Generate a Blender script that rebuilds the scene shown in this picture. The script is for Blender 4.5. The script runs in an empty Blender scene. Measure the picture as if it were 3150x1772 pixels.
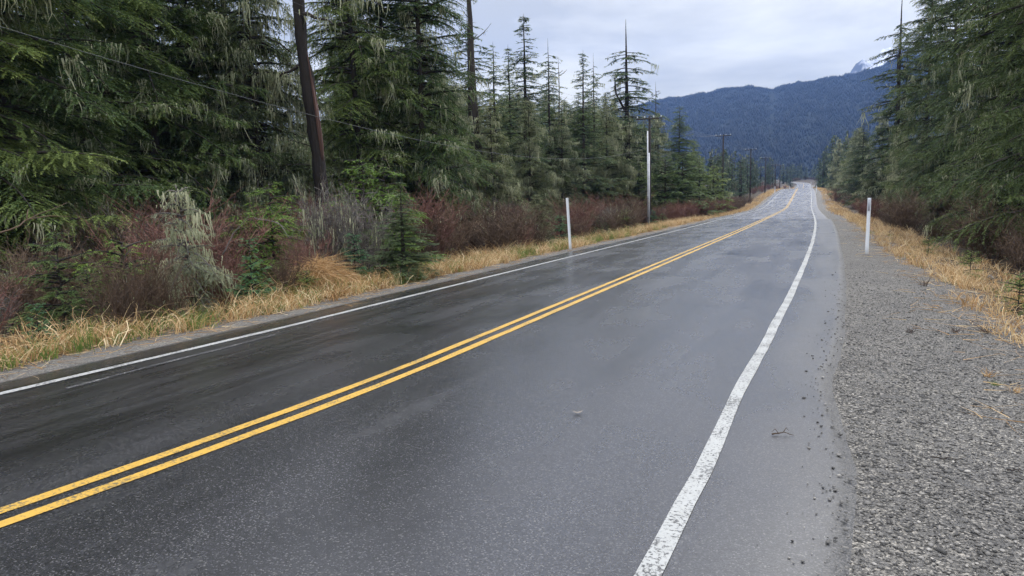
import bpy, math, random
import numpy as np
from mathutils import Matrix, Vector

# ------------------------------------------------------------------ camera
scene = bpy.context.scene
COL = scene.collection
K = 3150 / 2576.0
F = 2184.0
PITCH = math.atan((886 - 575) / F)
ROLL = 0.031
CAMZ = 1.806
cam_data = bpy.data.cameras.new('camera')
cam_data.sensor_width = 36.0
cam_data.lens = 36.0 * F / 3150.0
cam_data.clip_start = 0.05
cam_data.clip_end = 30000
cam = bpy.data.objects.new('camera', cam_data)
COL.objects.link(cam)
CAMROT = Matrix.Rotation(math.pi / 2 - PITCH, 3, 'X') @ Matrix.Rotation(-ROLL, 3, 'Z')
cam.matrix_world = Matrix.Translation((0, 0, CAMZ)) @ CAMROT.to_4x4()
scene.camera = cam
RC = np.array(CAMROT)

# ------------------------------------------------------------------ light
SUN_EL, SUN_ROT = math.radians(38), math.radians(35)
world = bpy.data.worlds.new('World')
scene.world = world
world.use_nodes = True
wn, wl = world.node_tree.nodes, world.node_tree.links
wn.clear()
wout = wn.new('ShaderNodeOutputWorld')
wbg = wn.new('ShaderNodeBackground')
wbg.inputs['Strength'].default_value = 0.1
wl.new(wbg.outputs[0], wout.inputs[0])
sky = wn.new('ShaderNodeTexSky')
sky.sky_type = 'NISHITA'
sky.sun_disc = False
sky.sun_elevation = SUN_EL
sky.sun_rotation = SUN_ROT
tc = wn.new('ShaderNodeTexCoord')
sep = wn.new('ShaderNodeSeparateXYZ')
wl.new(tc.outputs['Generated'], sep.inputs[0])


def wmath(op, a, b=None, clamp=False):
    n = wn.new('ShaderNodeMath')
    n.operation = op
    n.use_clamp = clamp
    for i, v in enumerate((a, b)):
        if v is None:
            continue
        if isinstance(v, (int, float)):
            n.inputs[i].default_value = v
        else:
            wl.new(v, n.inputs[i])
    return n.outputs[0]


# cloud layer seen as a flat ceiling: direction / (height + small)
zc_ = wmath('ADD', wmath('MAXIMUM', sep.outputs[2], 0.0), 0.16)
cx_ = wmath('DIVIDE', sep.outputs[0], zc_)
cy_ = wmath('DIVIDE', sep.outputs[1], zc_)
comb = wn.new('ShaderNodeCombineXYZ')
wl.new(cx_, comb.inputs[0])
wl.new(cy_, comb.inputs[1])
comb.inputs[2].default_value = 3.7
nz = wn.new('ShaderNodeTexNoise')
nz.inputs['Scale'].default_value = 0.95
nz.inputs['Detail'].default_value = 7
nz.inputs['Roughness'].default_value = 0.55
nz.inputs['Distortion'].default_value = 0.3
wl.new(comb.outputs[0], nz.inputs['Vector'])
cr = wn.new('ShaderNodeValToRGB')
cr.color_ramp.elements[0].position = 0.40
cr.color_ramp.elements[0].color = (0.49, 0.485, 0.475, 1)
cr.color_ramp.elements[1].position = 0.60
cr.color_ramp.elements[1].color = (0.88, 0.87, 0.86, 1)
wl.new(nz.outputs[0], cr.inputs[0])
# overcast dome: brighter overhead, and a lighter strip low above the hills
el = wn.new('ShaderNodeValToRGB')
el.color_ramp.elements[0].position = 0.0
el.color_ramp.elements[0].color = (0.385, 0.365, 0.265, 1)
el.color_ramp.elements[1].position = 1.0
el.color_ramp.elements[1].color = (1.0, 1.0, 1.0, 1)
for p_, v_ in ((0.12, (.40, .38, .285)), (0.20, (.385, .37, .30)), (0.29, (.365, .36, .325)), (0.45, (.50, .52, .57)), (0.65, (.85, .88, .96))):
    e_ = el.color_ramp.elements.new(p_)
    e_.color = (*v_, 1)
wl.new(sep.outputs[2], el.inputs[0])
mulc = wn.new('ShaderNodeMixRGB')
mulc.blend_type = 'MULTIPLY'
mulc.inputs[0].default_value = 1.0
wl.new(cr.outputs[0], mulc.inputs[1])
wl.new(el.outputs[0], mulc.inputs[2])
sc_ = wn.new('ShaderNodeVectorMath')
sc_.operation = 'SCALE'
sc_.inputs['Scale'].default_value = 29.0
wl.new(mulc.outputs[0], sc_.inputs[0])
mx = wn.new('ShaderNodeMixRGB')
mx.inputs[0].default_value = 0.92
wl.new(sky.outputs[0], mx.inputs[1])
wl.new(sc_.outputs[0], mx.inputs[2])
wl.new(mx.outputs[0], wbg.inputs[0])

sun_data = bpy.data.lights.new('sun', 'SUN')
sun_data.energy = 0.6
sun_data.angle = math.radians(25)
sun_data.color = (1.0, 0.97, 0.92)
sun = bpy.data.objects.new('sun', sun_data)
sun.rotation_euler = (math.pi / 2 - SUN_EL, 0, math.pi - SUN_ROT)
COL.objects.link(sun)

scene.view_settings.view_transform = 'Standard'
scene.view_settings.look = 'None'
scene.view_settings.exposure = 0.7
scene.view_settings.gamma = 1.0
scene.cycles.use_denoising = True
scene.cycles.max_bounces = 6
scene.cycles.diffuse_bounces = 3
scene.cycles.glossy_bounces = 2
scene.cycles.transmission_bounces = 3
scene.cycles.transparent_max_bounces = 4
scene.cycles.volume_bounces = 0

# ------------------------------------------------------------------ helpers
rng = np.random.default_rng(11)
random.seed(5)


def tag(o, label=None, cat=None, group=None, kind=None):
    if label: o['label'] = label
    if cat: o['category'] = cat
    if group: o['group'] = group
    if kind: o['kind'] = kind
    return o


def link(o, parent=None):
    COL.objects.link(o)
    if parent is not None:
        o.parent = parent
    return o


def empty(name, loc, rz=0.0, s=1.0):
    o = bpy.data.objects.new(name, None)
    o.empty_display_size = 0.3
    o.location = loc
    o.rotation_euler = (0, 0, rz)
    o.scale = (s, s, s) if isinstance(s, (int, float)) else s
    return link(o)


def mesh_np(name, V, Fc, mats, tint=None, matidx=None, smooth=False, uv=None):
    """V (n,3); Fc (m,k) equal-size faces, or a list of such arrays"""
    if not isinstance(Fc, list):
        Fc = [Fc]
    Fc = [f for f in Fc if len(f)]
    me = bpy.data.meshes.new(name)
    V = np.asarray(V, dtype=np.float32)
    me.vertices.add(len(V))
    me.vertices.foreach_set('co', V.ravel())
    idx = np.concatenate([f.ravel() for f in Fc]).astype(np.int32)
    tot = np.concatenate([np.full(len(f), f.shape[1]) for f in Fc]).astype(np.int32)
    st = np.concatenate([[0], np.cumsum(tot)[:-1]]).astype(np.int32)
    me.loops.add(len(idx))
    me.loops.foreach_set('vertex_index', idx)
    me.polygons.add(len(tot))
    me.polygons.foreach_set('loop_start', st)
    me.polygons.foreach_set('loop_total', tot)
    if smooth:
        me.polygons.foreach_set('use_smooth', np.ones(len(tot), dtype=bool))
    if matidx is not None:
        me.polygons.foreach_set('material_index', np.asarray(matidx, dtype=np.int32))
    for m in (mats if isinstance(mats, (list, tuple)) else [mats]):
        me.materials.append(m)
    if tint is not None:
        a = me.attributes.new('tint', 'FLOAT', 'FACE')
        a.data.foreach_set('value', np.asarray(tint, dtype=np.float32))
    if uv is not None:
        l = me.uv_layers.new(name='uv')
        l.data.foreach_set('uv', np.asarray(uv, dtype=np.float32)[idx].ravel())
    me.update()
    me.validate()
    return me


def obj(name, me, parent=None):
    return link(bpy.data.objects.new(name, me), parent)


class MB:
    """collects pieces of one mesh"""
    def __init__(self):
        self.v, self.t, self.q, self.n = [], [], [], 0
        self.tt, self.tq = [], []

    def add(self, V, T=None, Q=None, tint=0.5):
        V = np.asarray(V, float)
        self.v.append(V)
        if T is not None and len(T):
            T = np.asarray(T)
            self.t.append(T + self.n)
            self.tt.append(np.broadcast_to(tint, len(T)).astype(float))
        if Q is not None and len(Q):
            Q = np.asarray(Q)
            self.q.append(Q + self.n)
            self.tq.append(np.broadcast_to(tint, len(Q)).astype(float))
        self.n += len(V)

    def tube(self, P, R, k=6, tint=0.5, cap=True):
        P = np.asarray(P, float)
        R = np.broadcast_to(np.asarray(R, float), len(P))
        D = np.gradient(P, axis=0)
        D /= np.linalg.norm(D, axis=1)[:, None] + 1e-9
        ref = np.array([0.0, 0, 1]) if abs(D[0, 2]) < 0.8 else np.array([1.0, 0, 0])
        A = np.cross(D, ref)
        A /= np.linalg.norm(A, axis=1)[:, None] + 1e-9
        B = np.cross(D, A)
        an = np.arange(k) / k * 2 * np.pi
        ring = A[:, None, :] * np.cos(an)[None, :, None] + B[:, None, :] * np.sin(an)[None, :, None]
        V = (P[:, None, :] + ring * R[:, None, None]).reshape(-1, 3)
        n = len(P)
        i = np.arange(n - 1)[:, None] * k
        j = np.arange(k)[None, :]
        j2 = (j + 1) % k
        Q = np.stack([i + j, i + k + j, i + k + j2, i + j2], -1).reshape(-1, 4)
        T = None
        if cap:
            V = np.vstack([V, P[0], P[-1]])
            a = np.arange(k)
            T = np.vstack([np.stack([a, (a + 1) % k, np.full(k, n * k)], 1),
                           np.stack([(n - 1) * k + (a + 1) % k, (n - 1) * k + a, np.full(k, n * k + 1)], 1)])
        self.add(V, T, Q, tint)

    def box(self, c, size, rot=0.0, tint=0.5, bev=0.0):
        x, y, z = np.array(size) / 2
        if bev > 0:
            b = min(bev, x * .6, y * .6, z * .6)
            pr = np.array([(x - b, -y), (x, -y + b), (x, y - b), (x - b, y), (-x + b, y), (-x, y - b), (-x, -y + b), (-x + b, -y)])
            sh = (np.array([x, y]) - b) / np.array([x, y])
            L = [np.c_[pr * sh, np.full(8, -z)], np.c_[pr, np.full(8, -z + b)], np.c_[pr, np.full(8, z - b)], np.c_[pr * sh, np.full(8, z)]]
            V = np.vstack(L + [[[0, 0, -z]], [[0, 0, z]]])
            Q, T = [], []
            for r in range(3):
                for j in range(8):
                    Q.append((r * 8 + j, r * 8 + (j + 1) % 8, r * 8 + 8 + (j + 1) % 8, r * 8 + 8 + j))
            for j in range(8):
                T.append(((j + 1) % 8, j, 32))
                T.append((24 + j, 24 + (j + 1) % 8, 33))
        else:
            V = np.array([(a, b, c_) for c_ in (-z, z) for a, b in ((-x, -y), (x, -y), (x, y), (-x, y))])
            Q = [(3, 2, 1, 0), (4, 5, 6, 7), (0, 1, 5, 4), (1, 2, 6, 5), (2, 3, 7, 6), (3, 0, 4, 7)]
            T = None
        cs, sn = math.cos(rot), math.sin(rot)
        V = V @ np.array([[cs, sn, 0], [-sn, cs, 0], [0, 0, 1]]) + np.array(c)
        self.add(V, T, Q, tint)

    def me(self, name, mats, smooth=False):
        Fc, tint = [], []
        if self.t:
            Fc.append(np.concatenate(self.t)); tint.append(np.concatenate(self.tt))
        if self.q:
            Fc.append(np.concatenate(self.q)); tint.append(np.concatenate(self.tq))
        return mesh_np(name, np.concatenate(self.v), Fc, mats, tint=np.concatenate(tint), smooth=smooth)


def vnoise(x, y, seed=0):
    x = np.asarray(x, float); y = np.asarray(y, float)
    xi, yi = np.floor(x).astype(np.int64), np.floor(y).astype(np.int64)
    fx, fy = x - xi, y - yi
    fx, fy = fx * fx * (3 - 2 * fx), fy * fy * (3 - 2 * fy)

    def h(a, b):
        n = (a * 374761393 + b * 668265263 + seed * 974634777) & 0xFFFFFFFF
        n = ((n ^ (n >> 13)) * 1274126177) & 0xFFFFFFFF
        return ((n ^ (n >> 16)) & 0xFFFF) / 65535.0
    return ((h(xi, yi) * (1 - fx) + h(xi + 1, yi) * fx) * (1 - fy) + (h(xi, yi + 1) * (1 - fx) + h(xi + 1, yi + 1) * fx) * fy)


def fbm(x, y, seed=0, o=4):
    r, a, t = 0, 0.5, 0
    for k in range(o):
        r = r + a * vnoise(np.asarray(x) * 2 ** k, np.asarray(y) * 2 ** k, seed + k)
        t += a
        a *= 0.5
    return r / t


# ------------------------------------------------------------------ materials
def mat(name, color, rough=0.8, spec=0.3):
    m = bpy.data.materials.new(name)
    m.use_nodes = True
    b = m.node_tree.nodes['Principled BSDF']
    b.inputs['Base Color'].default_value = (*color, 1)
    b.inputs['Roughness'].default_value = rough
    b.inputs['Specular IOR Level'].default_value = spec
    return m


def nodes(m):
    t = m.node_tree
    return t.nodes, t.links, t.nodes['Principled BSDF']


def ramp(n, stops):
    r = n.new('ShaderNodeValToRGB')
    e = r.color_ramp.elements
    e[0].position, e[0].color = stops[0][0], (*stops[0][1], 1)
    e[1].position, e[1].color = stops[-1][0], (*stops[-1][1], 1)
    for p, c in stops[1:-1]:
        k = e.new(p)
        k.color = (*c, 1)
    return r


def noise(n, l, scale, detail=4, rough=0.55, vec=None, dist=0.0):
    t = n.new('ShaderNodeTexNoise')
    t.inputs['Scale'].default_value = scale
    t.inputs['Detail'].default_value = detail
    t.inputs['Roughness'].default_value = rough
    t.inputs['Distortion'].default_value = dist
    if vec is not None:
        l.new(vec, t.inputs['Vector'])
    return t


def mapping(n, l, src, scale):
    m = n.new('ShaderNodeMapping')
    m.inputs['Scale'].default_value = scale
    l.new(src, m.inputs['Vector'])
    return m.outputs[0]


def mixc(n, l, fac, a, b, mode='MIX'):
    m = n.new('ShaderNodeMixRGB')
    m.blend_type = mode
    for i, v in enumerate((fac, a, b)):
        if isinstance(v, (int, float)):
            m.inputs[i].default_value = v
        elif isinstance(v, tuple):
            m.inputs[i].default_value = (*v, 1)
        else:
            l.new(v, m.inputs[i])
    return m.outputs[0]


def fmath(n, l, op, a, b=None, clamp=False):
    k = n.new('ShaderNodeMath')
    k.operation = op
    k.use_clamp = clamp
    for i, v in enumerate((a, b)):
        if v is None: continue
        if isinstance(v, (int, float)): k.inputs[i].default_value = v
        else: l.new(v, k.inputs[i])
    return k.outputs[0]


def bump(n, l, b, h, strength, dist):
    k = n.new('ShaderNodeBump')
    k.inputs['Strength'].default_value = strength
    k.inputs['Distance'].default_value = dist
    l.new(h, k.inputs['Height'])
    l.new(k.outputs[0], b.inputs['Normal'])


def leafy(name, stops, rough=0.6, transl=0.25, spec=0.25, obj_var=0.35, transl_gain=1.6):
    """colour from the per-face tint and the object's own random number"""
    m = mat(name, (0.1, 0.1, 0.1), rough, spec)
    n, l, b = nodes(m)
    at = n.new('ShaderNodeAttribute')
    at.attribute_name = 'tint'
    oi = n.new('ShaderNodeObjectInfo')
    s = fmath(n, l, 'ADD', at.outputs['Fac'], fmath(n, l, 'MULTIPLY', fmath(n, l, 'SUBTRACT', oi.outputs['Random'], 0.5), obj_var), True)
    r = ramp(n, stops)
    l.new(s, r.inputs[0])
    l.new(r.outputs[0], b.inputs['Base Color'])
    if transl > 0:
        tr = n.new('ShaderNodeBsdfTranslucent')
        l.new(mixc(n, l, 1.0, r.outputs[0], (transl_gain,) * 3, 'MULTIPLY'), tr.inputs['Color'])
        mxs = n.new('ShaderNodeMixShader')
        mxs.inputs[0].default_value = transl
        l.new(b.outputs[0], mxs.inputs[1])
        l.new(tr.outputs[0], mxs.inputs[2])
        l.new(mxs.outputs[0], n['Material Output'].inputs[0])
    return m


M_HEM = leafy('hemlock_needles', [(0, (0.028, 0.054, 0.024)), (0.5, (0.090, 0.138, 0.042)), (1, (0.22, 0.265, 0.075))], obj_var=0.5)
M_SPR = leafy('spruce_needles', [(0, (0.034, 0.060, 0.036)), (0.5, (0.078, 0.118, 0.056)), (1, (0.16, 0.20, 0.08))])
M_YOUNG = leafy('young_needles', [(0, (0.05, 0.10, 0.018)), (0.5, (0.13, 0.215, 0.04)), (1, (0.24, 0.32, 0.07))])
M_SAP = leafy('sapling_needles', [(0, (0.03, 0.085, 0.04)), (0.5, (0.07, 0.16, 0.07)), (1, (0.14, 0.26, 0.10))])
M_LICH = leafy('beard_lichen', [(0, (0.20, 0.22, 0.13)), (0.5, (0.37, 0.38, 0.24)), (1, (0.56, 0.55, 0.36))], transl=0.2)
M_BARK = leafy('dark_bark', [(0, (0.022, 0.018, 0.016)), (0.5, (0.05, 0.042, 0.037)), (1, (0.10, 0.088, 0.075))], rough=0.9, transl=0)
M_PALE = leafy('pale_twigs', [(0, (0.06, 0.05, 0.045)), (0.5, (0.12, 0.105, 0.095)), (1, (0.24, 0.22, 0.19))], rough=0.9, transl=0)
M_TWIG = leafy('red_twigs', [(0, (0.055, 0.024, 0.020)), (0.5, (0.140, 0.064, 0.050)), (1, (0.27, 0.155, 0.115))], rough=0.8, transl=0)
M_BROWNTWIG = leafy('brown_twigs', [(0, (0.035, 0.024, 0.017)), (0.5, (0.085, 0.057, 0.038)), (1, (0.19, 0.13, 0.085))], rough=0.8, transl=0)
M_STRAW = leafy('straw_blades', [(0, (0.15, 0.09, 0.04)), (0.4, (0.42, 0.245, 0.10)), (0.75, (0.64, 0.46, 0.24)), (1, (0.80, 0.66, 0.42))], rough=0.6, transl=0.3, obj_var=0.0, transl_gain=1.0)
M_WEED = leafy('weed_leaves', [(0, (0.05, 0.09, 0.02)), (0.5, (0.10, 0.16, 0.03)), (1, (0.22, 0.26, 0.06))], transl=0.3, obj_var=0.1)
M_MOSSY = leafy('mossy_needles', [(0, (0.036, 0.056, 0.028)), (0.5, (0.100, 0.128, 0.055)), (1, (0.21, 0.235, 0.105))], obj_var=0.45)
M_SHADY = leafy('shade_painted_needles', [(0, (0.014, 0.030, 0.014)), (0.5, (0.042, 0.070, 0.026)), (1, (0.115, 0.150, 0.045))], obj_var=0.5)  # needle colour darkened: shade painted into the right-hand crowns
M_FAR = leafy('far_needles', [(0, (0.020, 0.040, 0.020)), (0.5, (0.040, 0.070, 0.030)), (1, (0.085, 0.115, 0.050))], transl=0.15)
M_WHITE = mat('white_plastic', (0.74, 0.76, 0.78), 0.45, 0.4)
M_REFL = mat('grey_reflector', (0.33, 0.34, 0.37), 0.3, 0.6)
M_PIPE = mat('grey_conduit', (0.62, 0.63, 0.65), 0.5, 0.4)
M_WOODPOLE = leafy('pole_wood', [(0, (0.018, 0.015, 0.014)), (0.5, (0.035, 0.029, 0.026)), (1, (0.07, 0.058, 0.05))], rough=0.9, transl=0)
M_CERAM = mat('insulator_glass', (0.55, 0.58, 0.60), 0.25, 0.5)
M_WIRE = mat('wire_metal', (0.10, 0.105, 0.11), 0.5, 0.4)
M_CABLE = mat('cable_sheath', (0.055, 0.06, 0.06), 0.5, 0.5)
n, l, b = nodes(M_WHITE)
tcn = n.new('ShaderNodeTexCoord')
l.new(mixc(n, l, noise(n, l, 6, 5, 0.6, tcn.outputs['Object']).outputs[0], (0.62, 0.63, 0.63), (0.80, 0.82, 0.84)), b.inputs['Base Color'])
sz_ = n.new('ShaderNodeSeparateXYZ'); l.new(tcn.outputs['Object'], sz_.inputs[0])
gr = n.new('ShaderNodeMapRange'); gr.inputs['From Min'].default_value = 0.42; gr.inputs['From Max'].default_value = -0.05
l.new(fmath(n, l, 'ADD', sz_.outputs[2], fmath(n, l, 'MULTIPLY', noise(n, l, 14, 5, 0.7, tcn.outputs['Object']).outputs[0], 0.35)), gr.inputs['Value'])
l.new(mixc(n, l, gr.outputs[0], b.inputs['Base Color'].links[0].from_socket, (0.20, 0.18, 0.15)), b.inputs['Base Color'])
n, l, b = nodes(M_REFL)
tcn = n.new('ShaderNodeTexCoord')
l.new(mixc(n, l, noise(n, l, 90, 2, 0.6, tcn.outputs['Object']).outputs[0], (0.24, 0.25, 0.28), (0.42, 0.43, 0.46)), b.inputs['Base Color'])
n, l, b = nodes(M_PIPE)
tcn = n.new('ShaderNodeTexCoord')
l.new(mixc(n, l, noise(n, l, 8, 5, 0.6, tcn.outputs['Object']).outputs[0], (0.45, 0.46, 0.48), (0.74, 0.75, 0.77)), b.inputs['Base Color'])

# bark gets a vertical grain
for m_ in (M_BARK, M_WOODPOLE):
    n, l, b = nodes(m_)
    tcn = n.new('ShaderNodeTexCoord')
    g = noise(n, l, 1.0, 6, 0.65, mapping(n, l, tcn.outputs['Object'], (22, 22, 3)), 0.5)
    bump(n, l, b, g.outputs[0], 0.9, 0.03)
    src = b.inputs['Base Color'].links[0].from_socket
    l.new(mixc(n, l, 1.0, src, mixc(n, l, g.outputs[0], (0.45, 0.45, 0.45), (1.6, 1.6, 1.55)), 'MULTIPLY'), b.inputs['Base Color'])

# ------------------------------------------------------------------ land form (metres; s along the road, t to its right)
TH = math.radians(24.1)
ST, CT = math.sin(TH), math.cos(TH)


def smooth_table(xs, ys, sig, lo=-60, hi=760):
    X = np.arange(lo, hi, 1.0)
    Yv = np.interp(X, xs, ys)
    k = np.arange(-40, 41)
    w = np.exp(-0.5 * (k / sig) ** 2)
    w /= w.sum()
    Yp = np.concatenate([np.full(40, Yv[0]), Yv, np.full(40, Yv[-1])])
    return X, np.convolve(Yp, w, 'valid')


_ZX, _ZY = smooth_table([-60, 0, 43, 57, 75, 103, 118, 128, 150, 181, 235, 262, 330, 400, 470, 505, 540, 600, 760],
                        [1.2, 0.0, -.92, -1.22, -1.72, -2.42, -2.58, -2.50, -2.04, -1.45, -1.36, -1.9, -4.2, -5.2, -3.9, -2.6, -1.0, 0.4, 0.8], 6)
_OX, _OY = smooth_table([-60, 0, 43, 57, 75, 103, 128, 150, 181, 240, 300, 400, 470, 760],
                        [1.2, 0.0, -.92, -1.22, -1.72, -2.42, -2.5, -2.04, -1.45, -1.36, -1.5, -1.5, -1.1, 0.6], 6)
_TX, _TY = smooth_table([-60, 0, 43, 57, 75, 103, 128, 150, 181, 240, 500, 760],
                        [-3.93, -3.93, -4.05, -4.30, -4.75, -5.45, -6.05, -6.50, -7.2, -8.9, -15.0, -22.0], 8)


def zroad(s): return np.interp(s, _ZX, _ZY)
def zout(s): return np.interp(s, _OX, _OY)
def tcen(s): return np.interp(s, _TX, _TY)


def st(x, y): return x * ST + y * CT, x * CT - y * ST
def xy(s, t): return s * ST + t * CT, s * CT - t * ST


def ssm(a, b, x):
    k = np.clip((x - a) / (b - a), 0, 1)
    return k * k * (3 - 2 * k)


PAVE_L, PAVE_R = -4.15, 4.35   # edges of the tarmac from the centre line


def edge_wob(s): return 0.10 * (vnoise(s * 0.35, 0 * s, 5) - 0.5) + 0.22 * (vnoise(s * 0.09, 0 * s, 6) - 0.5)


def hgt_su(s, u):
    """ground height without the tarmac"""
    s = np.asarray(s, float); u = np.asarray(u, float)
    a = np.abs(u)
    w = ssm(6.0, 11.0, a)
    base = zroad(s) * (1 - w) + zout(s) * w
    crown = 0.065 - 0.0185 * np.minimum(a, 4.4)
    right = np.interp(u, [4.3, 5.6, 6.6, 8.6, 11.0, 15, 40, 90], [0, -.05, -.16, -.55, -.85, -.7, -.3, 1.0])
    left = np.interp(-u, [4.2, 5.2, 6.2, 7.5, 9, 11, 13, 17, 45, 90], [0, -.06, -.16, -.33, -.56, -.82, -.85, -.55, 0, 1.0])
    z = base + crown + np.where(u > 0, right, left)
    far = ssm(60, 200, a)
    z = z * (1 - far) + far * (-0.5)
    x_, y_ = s * 0.9, u * 0.9
    rough = ssm(5.2, 9.0, a)
    z = z + rough * ((fbm(x_ * 0.25, y_ * 0.25, 3) - 0.5) * 0.5 + (fbm(x_ * 1.3, y_ * 1.3, 9, 2) - 0.5) * 0.16)
    z = z + 0.02 * ssm(4.6, 5.4, a) * (vnoise(s * 3, u * 3, 12) - 0.5)
    return z


def hgt(x, y):
    s, t = st(x, y)
    return hgt_su(s, t - tcen(s))


def ray(px, py):
    """picture position (in 2576-pixel coordinates) to a direction"""
    return RC @ np.array([(px * K - 1575) / F, -(py * K - 886) / F, -1.0])


def on_ground(px, py, dmax=900):
    d = ray(px, py)
    y = np.concatenate([np.arange(1.5, 60, 0.05), np.arange(60, dmax, 0.5)])
    x = d[0] / d[1] * y
    z = CAMZ + d[2] / d[1] * y
    hit = np.nonzero(z < hgt(x, y))[0]
    i = hit[0] if len(hit) else len(y) - 1
    return np.array([x[i], y[i], float(hgt(x[i], y[i]))])


def at(px, D):
    """ground point straight under picture column px at depth D"""
    d = ray(px, 450)
    x = d[0] / d[1] * D
    return np.array([x, D, float(hgt(x, D))])


def height_to(p, px, py):
    """height above p of the picture row py"""
    d = ray(px, py)
    return CAMZ + d[2] / d[1] * p[1] - p[2]


def sutoxyz(s, u, dz=0.0):
    x, y = xy(s, u + tcen(s))
    return np.stack([x, y, hgt_su(s, u) + dz], -1)

# ------------------------------------------------------------------ ground sheet
ss = np.unique(np.concatenate([np.arange(-14, 30, 0.25), np.arange(30, 110, 1.0), np.arange(110, 560, 5.0), np.linspace(560, 9000, 40)]))
uu = np.unique(np.concatenate([-np.geomspace(14, 6000, 46), np.arange(-14, -4, 0.3), np.linspace(-4, 4, 11), np.arange(4.1, 10, 0.2), np.arange(10, 14, .4), np.geomspace(14, 6000, 46)]))
S, U = np.meshgrid(ss, uu, indexing='ij')
GX, GY = xy(S, U + tcen(S))
GZ = hgt_su(S, U)
nu = len(uu)
ii, jj = np.meshgrid(np.arange(len(ss) - 1), np.arange(nu - 1), indexing='ij')
a0 = (ii * nu + jj).ravel()
gf = np.stack([a0, a0 + 1, a0 + nu + 1, a0 + nu], 1)[:, ::-1]
M_GROUND = mat('ground_soil', (0.1, 0.08, 0.05), 0.95, 0.2)
n, l, b = nodes(M_GROUND)
uvn = n.new('ShaderNodeUVMap')
uvn.uv_map = 'uv'
geo = n.new('ShaderNodeNewGeometry')
pos = geo.outputs['Position']
sx = n.new('ShaderNodeSeparateXYZ')
l.new(uvn.outputs[0], sx.inputs[0])
u_ = sx.outputs[0]
# stones
vo = n.new('ShaderNodeTexVoronoi')
vo.inputs['Scale'].default_value = 78
l.new(pos, vo.inputs['Vector'])
rs = ramp(n, [(0, (0.035, 0.034, 0.033)), (0.3, (0.095, 0.092, 0.088)), (0.6, (0.17, 0.163, 0.15)), (0.85, (0.27, 0.255, 0.23)), (1, (0.46, 0.43, 0.38))])
bw = n.new('ShaderNodeSeparateColor')
l.new(vo.outputs['Color'], bw.inputs[0])
l.new(bw.outputs[0], rs.inputs[0])
vo2 = n.new('ShaderNodeTexVoronoi')
vo2.inputs['Scale'].default_value = 170
l.new(pos, vo2.inputs['Vector'])
bw2 = n.new('ShaderNodeSeparateColor')
l.new(vo2.outputs['Color'], bw2.inputs[0])
fines = ramp(n, [(0, (0.06, 0.06, 0.06)), (1, (0.25, 0.24, 0.225))])
l.new(bw2.outputs[1], fines.inputs[0])
stone = mixc(n, l, fmath(n, l, 'GREATER_THAN', noise(n, l, 9, 3, 0.6, pos).outputs[0], 0.56), rs.outputs[0], fines.outputs[0])
big = noise(n, l, 0.9, 5, 0.6, pos)
stone = mixc(n, l, 1.0, stone, mixc(n, l, big.outputs[0], (0.50, 0.50, 0.51), (1.15, 1.13, 1.08)), 'MULTIPLY')
# soil and litter away from the road
soil = ramp(n, [(0.25, (0.018, 0.014, 0.010)), (0.5, (0.045, 0.032, 0.02)), (0.68, (0.075, 0.058, 0.025)), (0.8, (0.05, 0.065, 0.02))])
l.new(noise(n, l, 1.6, 8, 0.65, pos).outputs[0], soil.inputs[0])
# gravel mask: close to the road, with a ragged edge
rag = fmath(n, l, 'MULTIPLY', fmath(n, l, 'SUBTRACT', noise(n, l, 1.3, 6, 0.65, pos).outputs[0], 0.5), 1.6)
ur = fmath(n, l, 'ADD', u_, rag)
mr = n.new('ShaderNodeMapRange')
mr.inputs['From Min'].default_value = 7.0
mr.inputs['From Max'].default_value = 6.3
l.new(ur, mr.inputs['Value'])
ml = n.new('ShaderNodeMapRange')
ml.inputs['From Min'].default_value = -5.6
ml.inputs['From Max'].default_value = -5.0
l.new(ur, ml.inputs['Value'])
mend = n.new('ShaderNodeMapRange')
mend.inputs['From Min'].default_value = 505; mend.inputs['From Max'].default_value = 490
l.new(sx.outputs[1], mend.inputs['Value'])
gm = fmath(n, l, 'MULTIPLY', fmath(n, l, 'MULTIPLY', mr.outputs[0], ml.outputs[0]), mend.outputs[0])
l.new(mixc(n, l, gm, soil.outputs[0], stone), b.inputs['Base Color'])
hs = fmath(n, l, 'ADD', fmath(n, l, 'MULTIPLY', vo.outputs['Distance'], -1.0), fmath(n, l, 'MULTIPLY', bw.outputs[1], 0.35))
bump(n, l, b, hs, 0.9, 0.012)
b.inputs['Roughness'].default_value = 0.75
ground = obj('ground', mesh_np('ground', np.stack([GX, GY, GZ], -1).reshape(-1, 3), gf, M_GROUND, smooth=True,
                              uv=np.stack([U, S], -1).reshape(-1, 2)))
tag(ground, 'gravel verge and dark forest soil on both sides of the road', kind='structure')

# ------------------------------------------------------------------ road
# centre line: straight part, then a left-hand bend far away
cs_ = np.concatenate([np.arange(-14, 60, 0.5), np.arange(60, 150, 1.0), np.arange(150, 498, 3.0)])
cx, cy = xy(cs_, tcen(cs_))
hd = math.atan2(cx[-1] - cx[-5], cy[-1] - cy[-5])
bx, by, bz, bs, px_, py_, h_ = [], [], [], [], cx[-1], cy[-1], hd
zc_end = float(zroad(498))
s_run = 498.0
for k in range(46):
    s_run += 3.0
    h_ -= math.radians(min(3.4, 0.35 * k))
    px_ += 3 * math.sin(h_); py_ += 3 * math.cos(h_)
    bx.append(px_); by.append(py_); bs.append(s_run)
RS = np.concatenate([cs_, bs])
RX = np.concatenate([cx, bx]); RY = np.concatenate([cy, by])
RZ = zroad(RS)
dX, dY = np.gradient(RX), np.gradient(RY)
ln = np.hypot(dX, dY)
NX, NY = dY / ln, -dX / ln        # to the right
LIFT = 0.022


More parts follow.
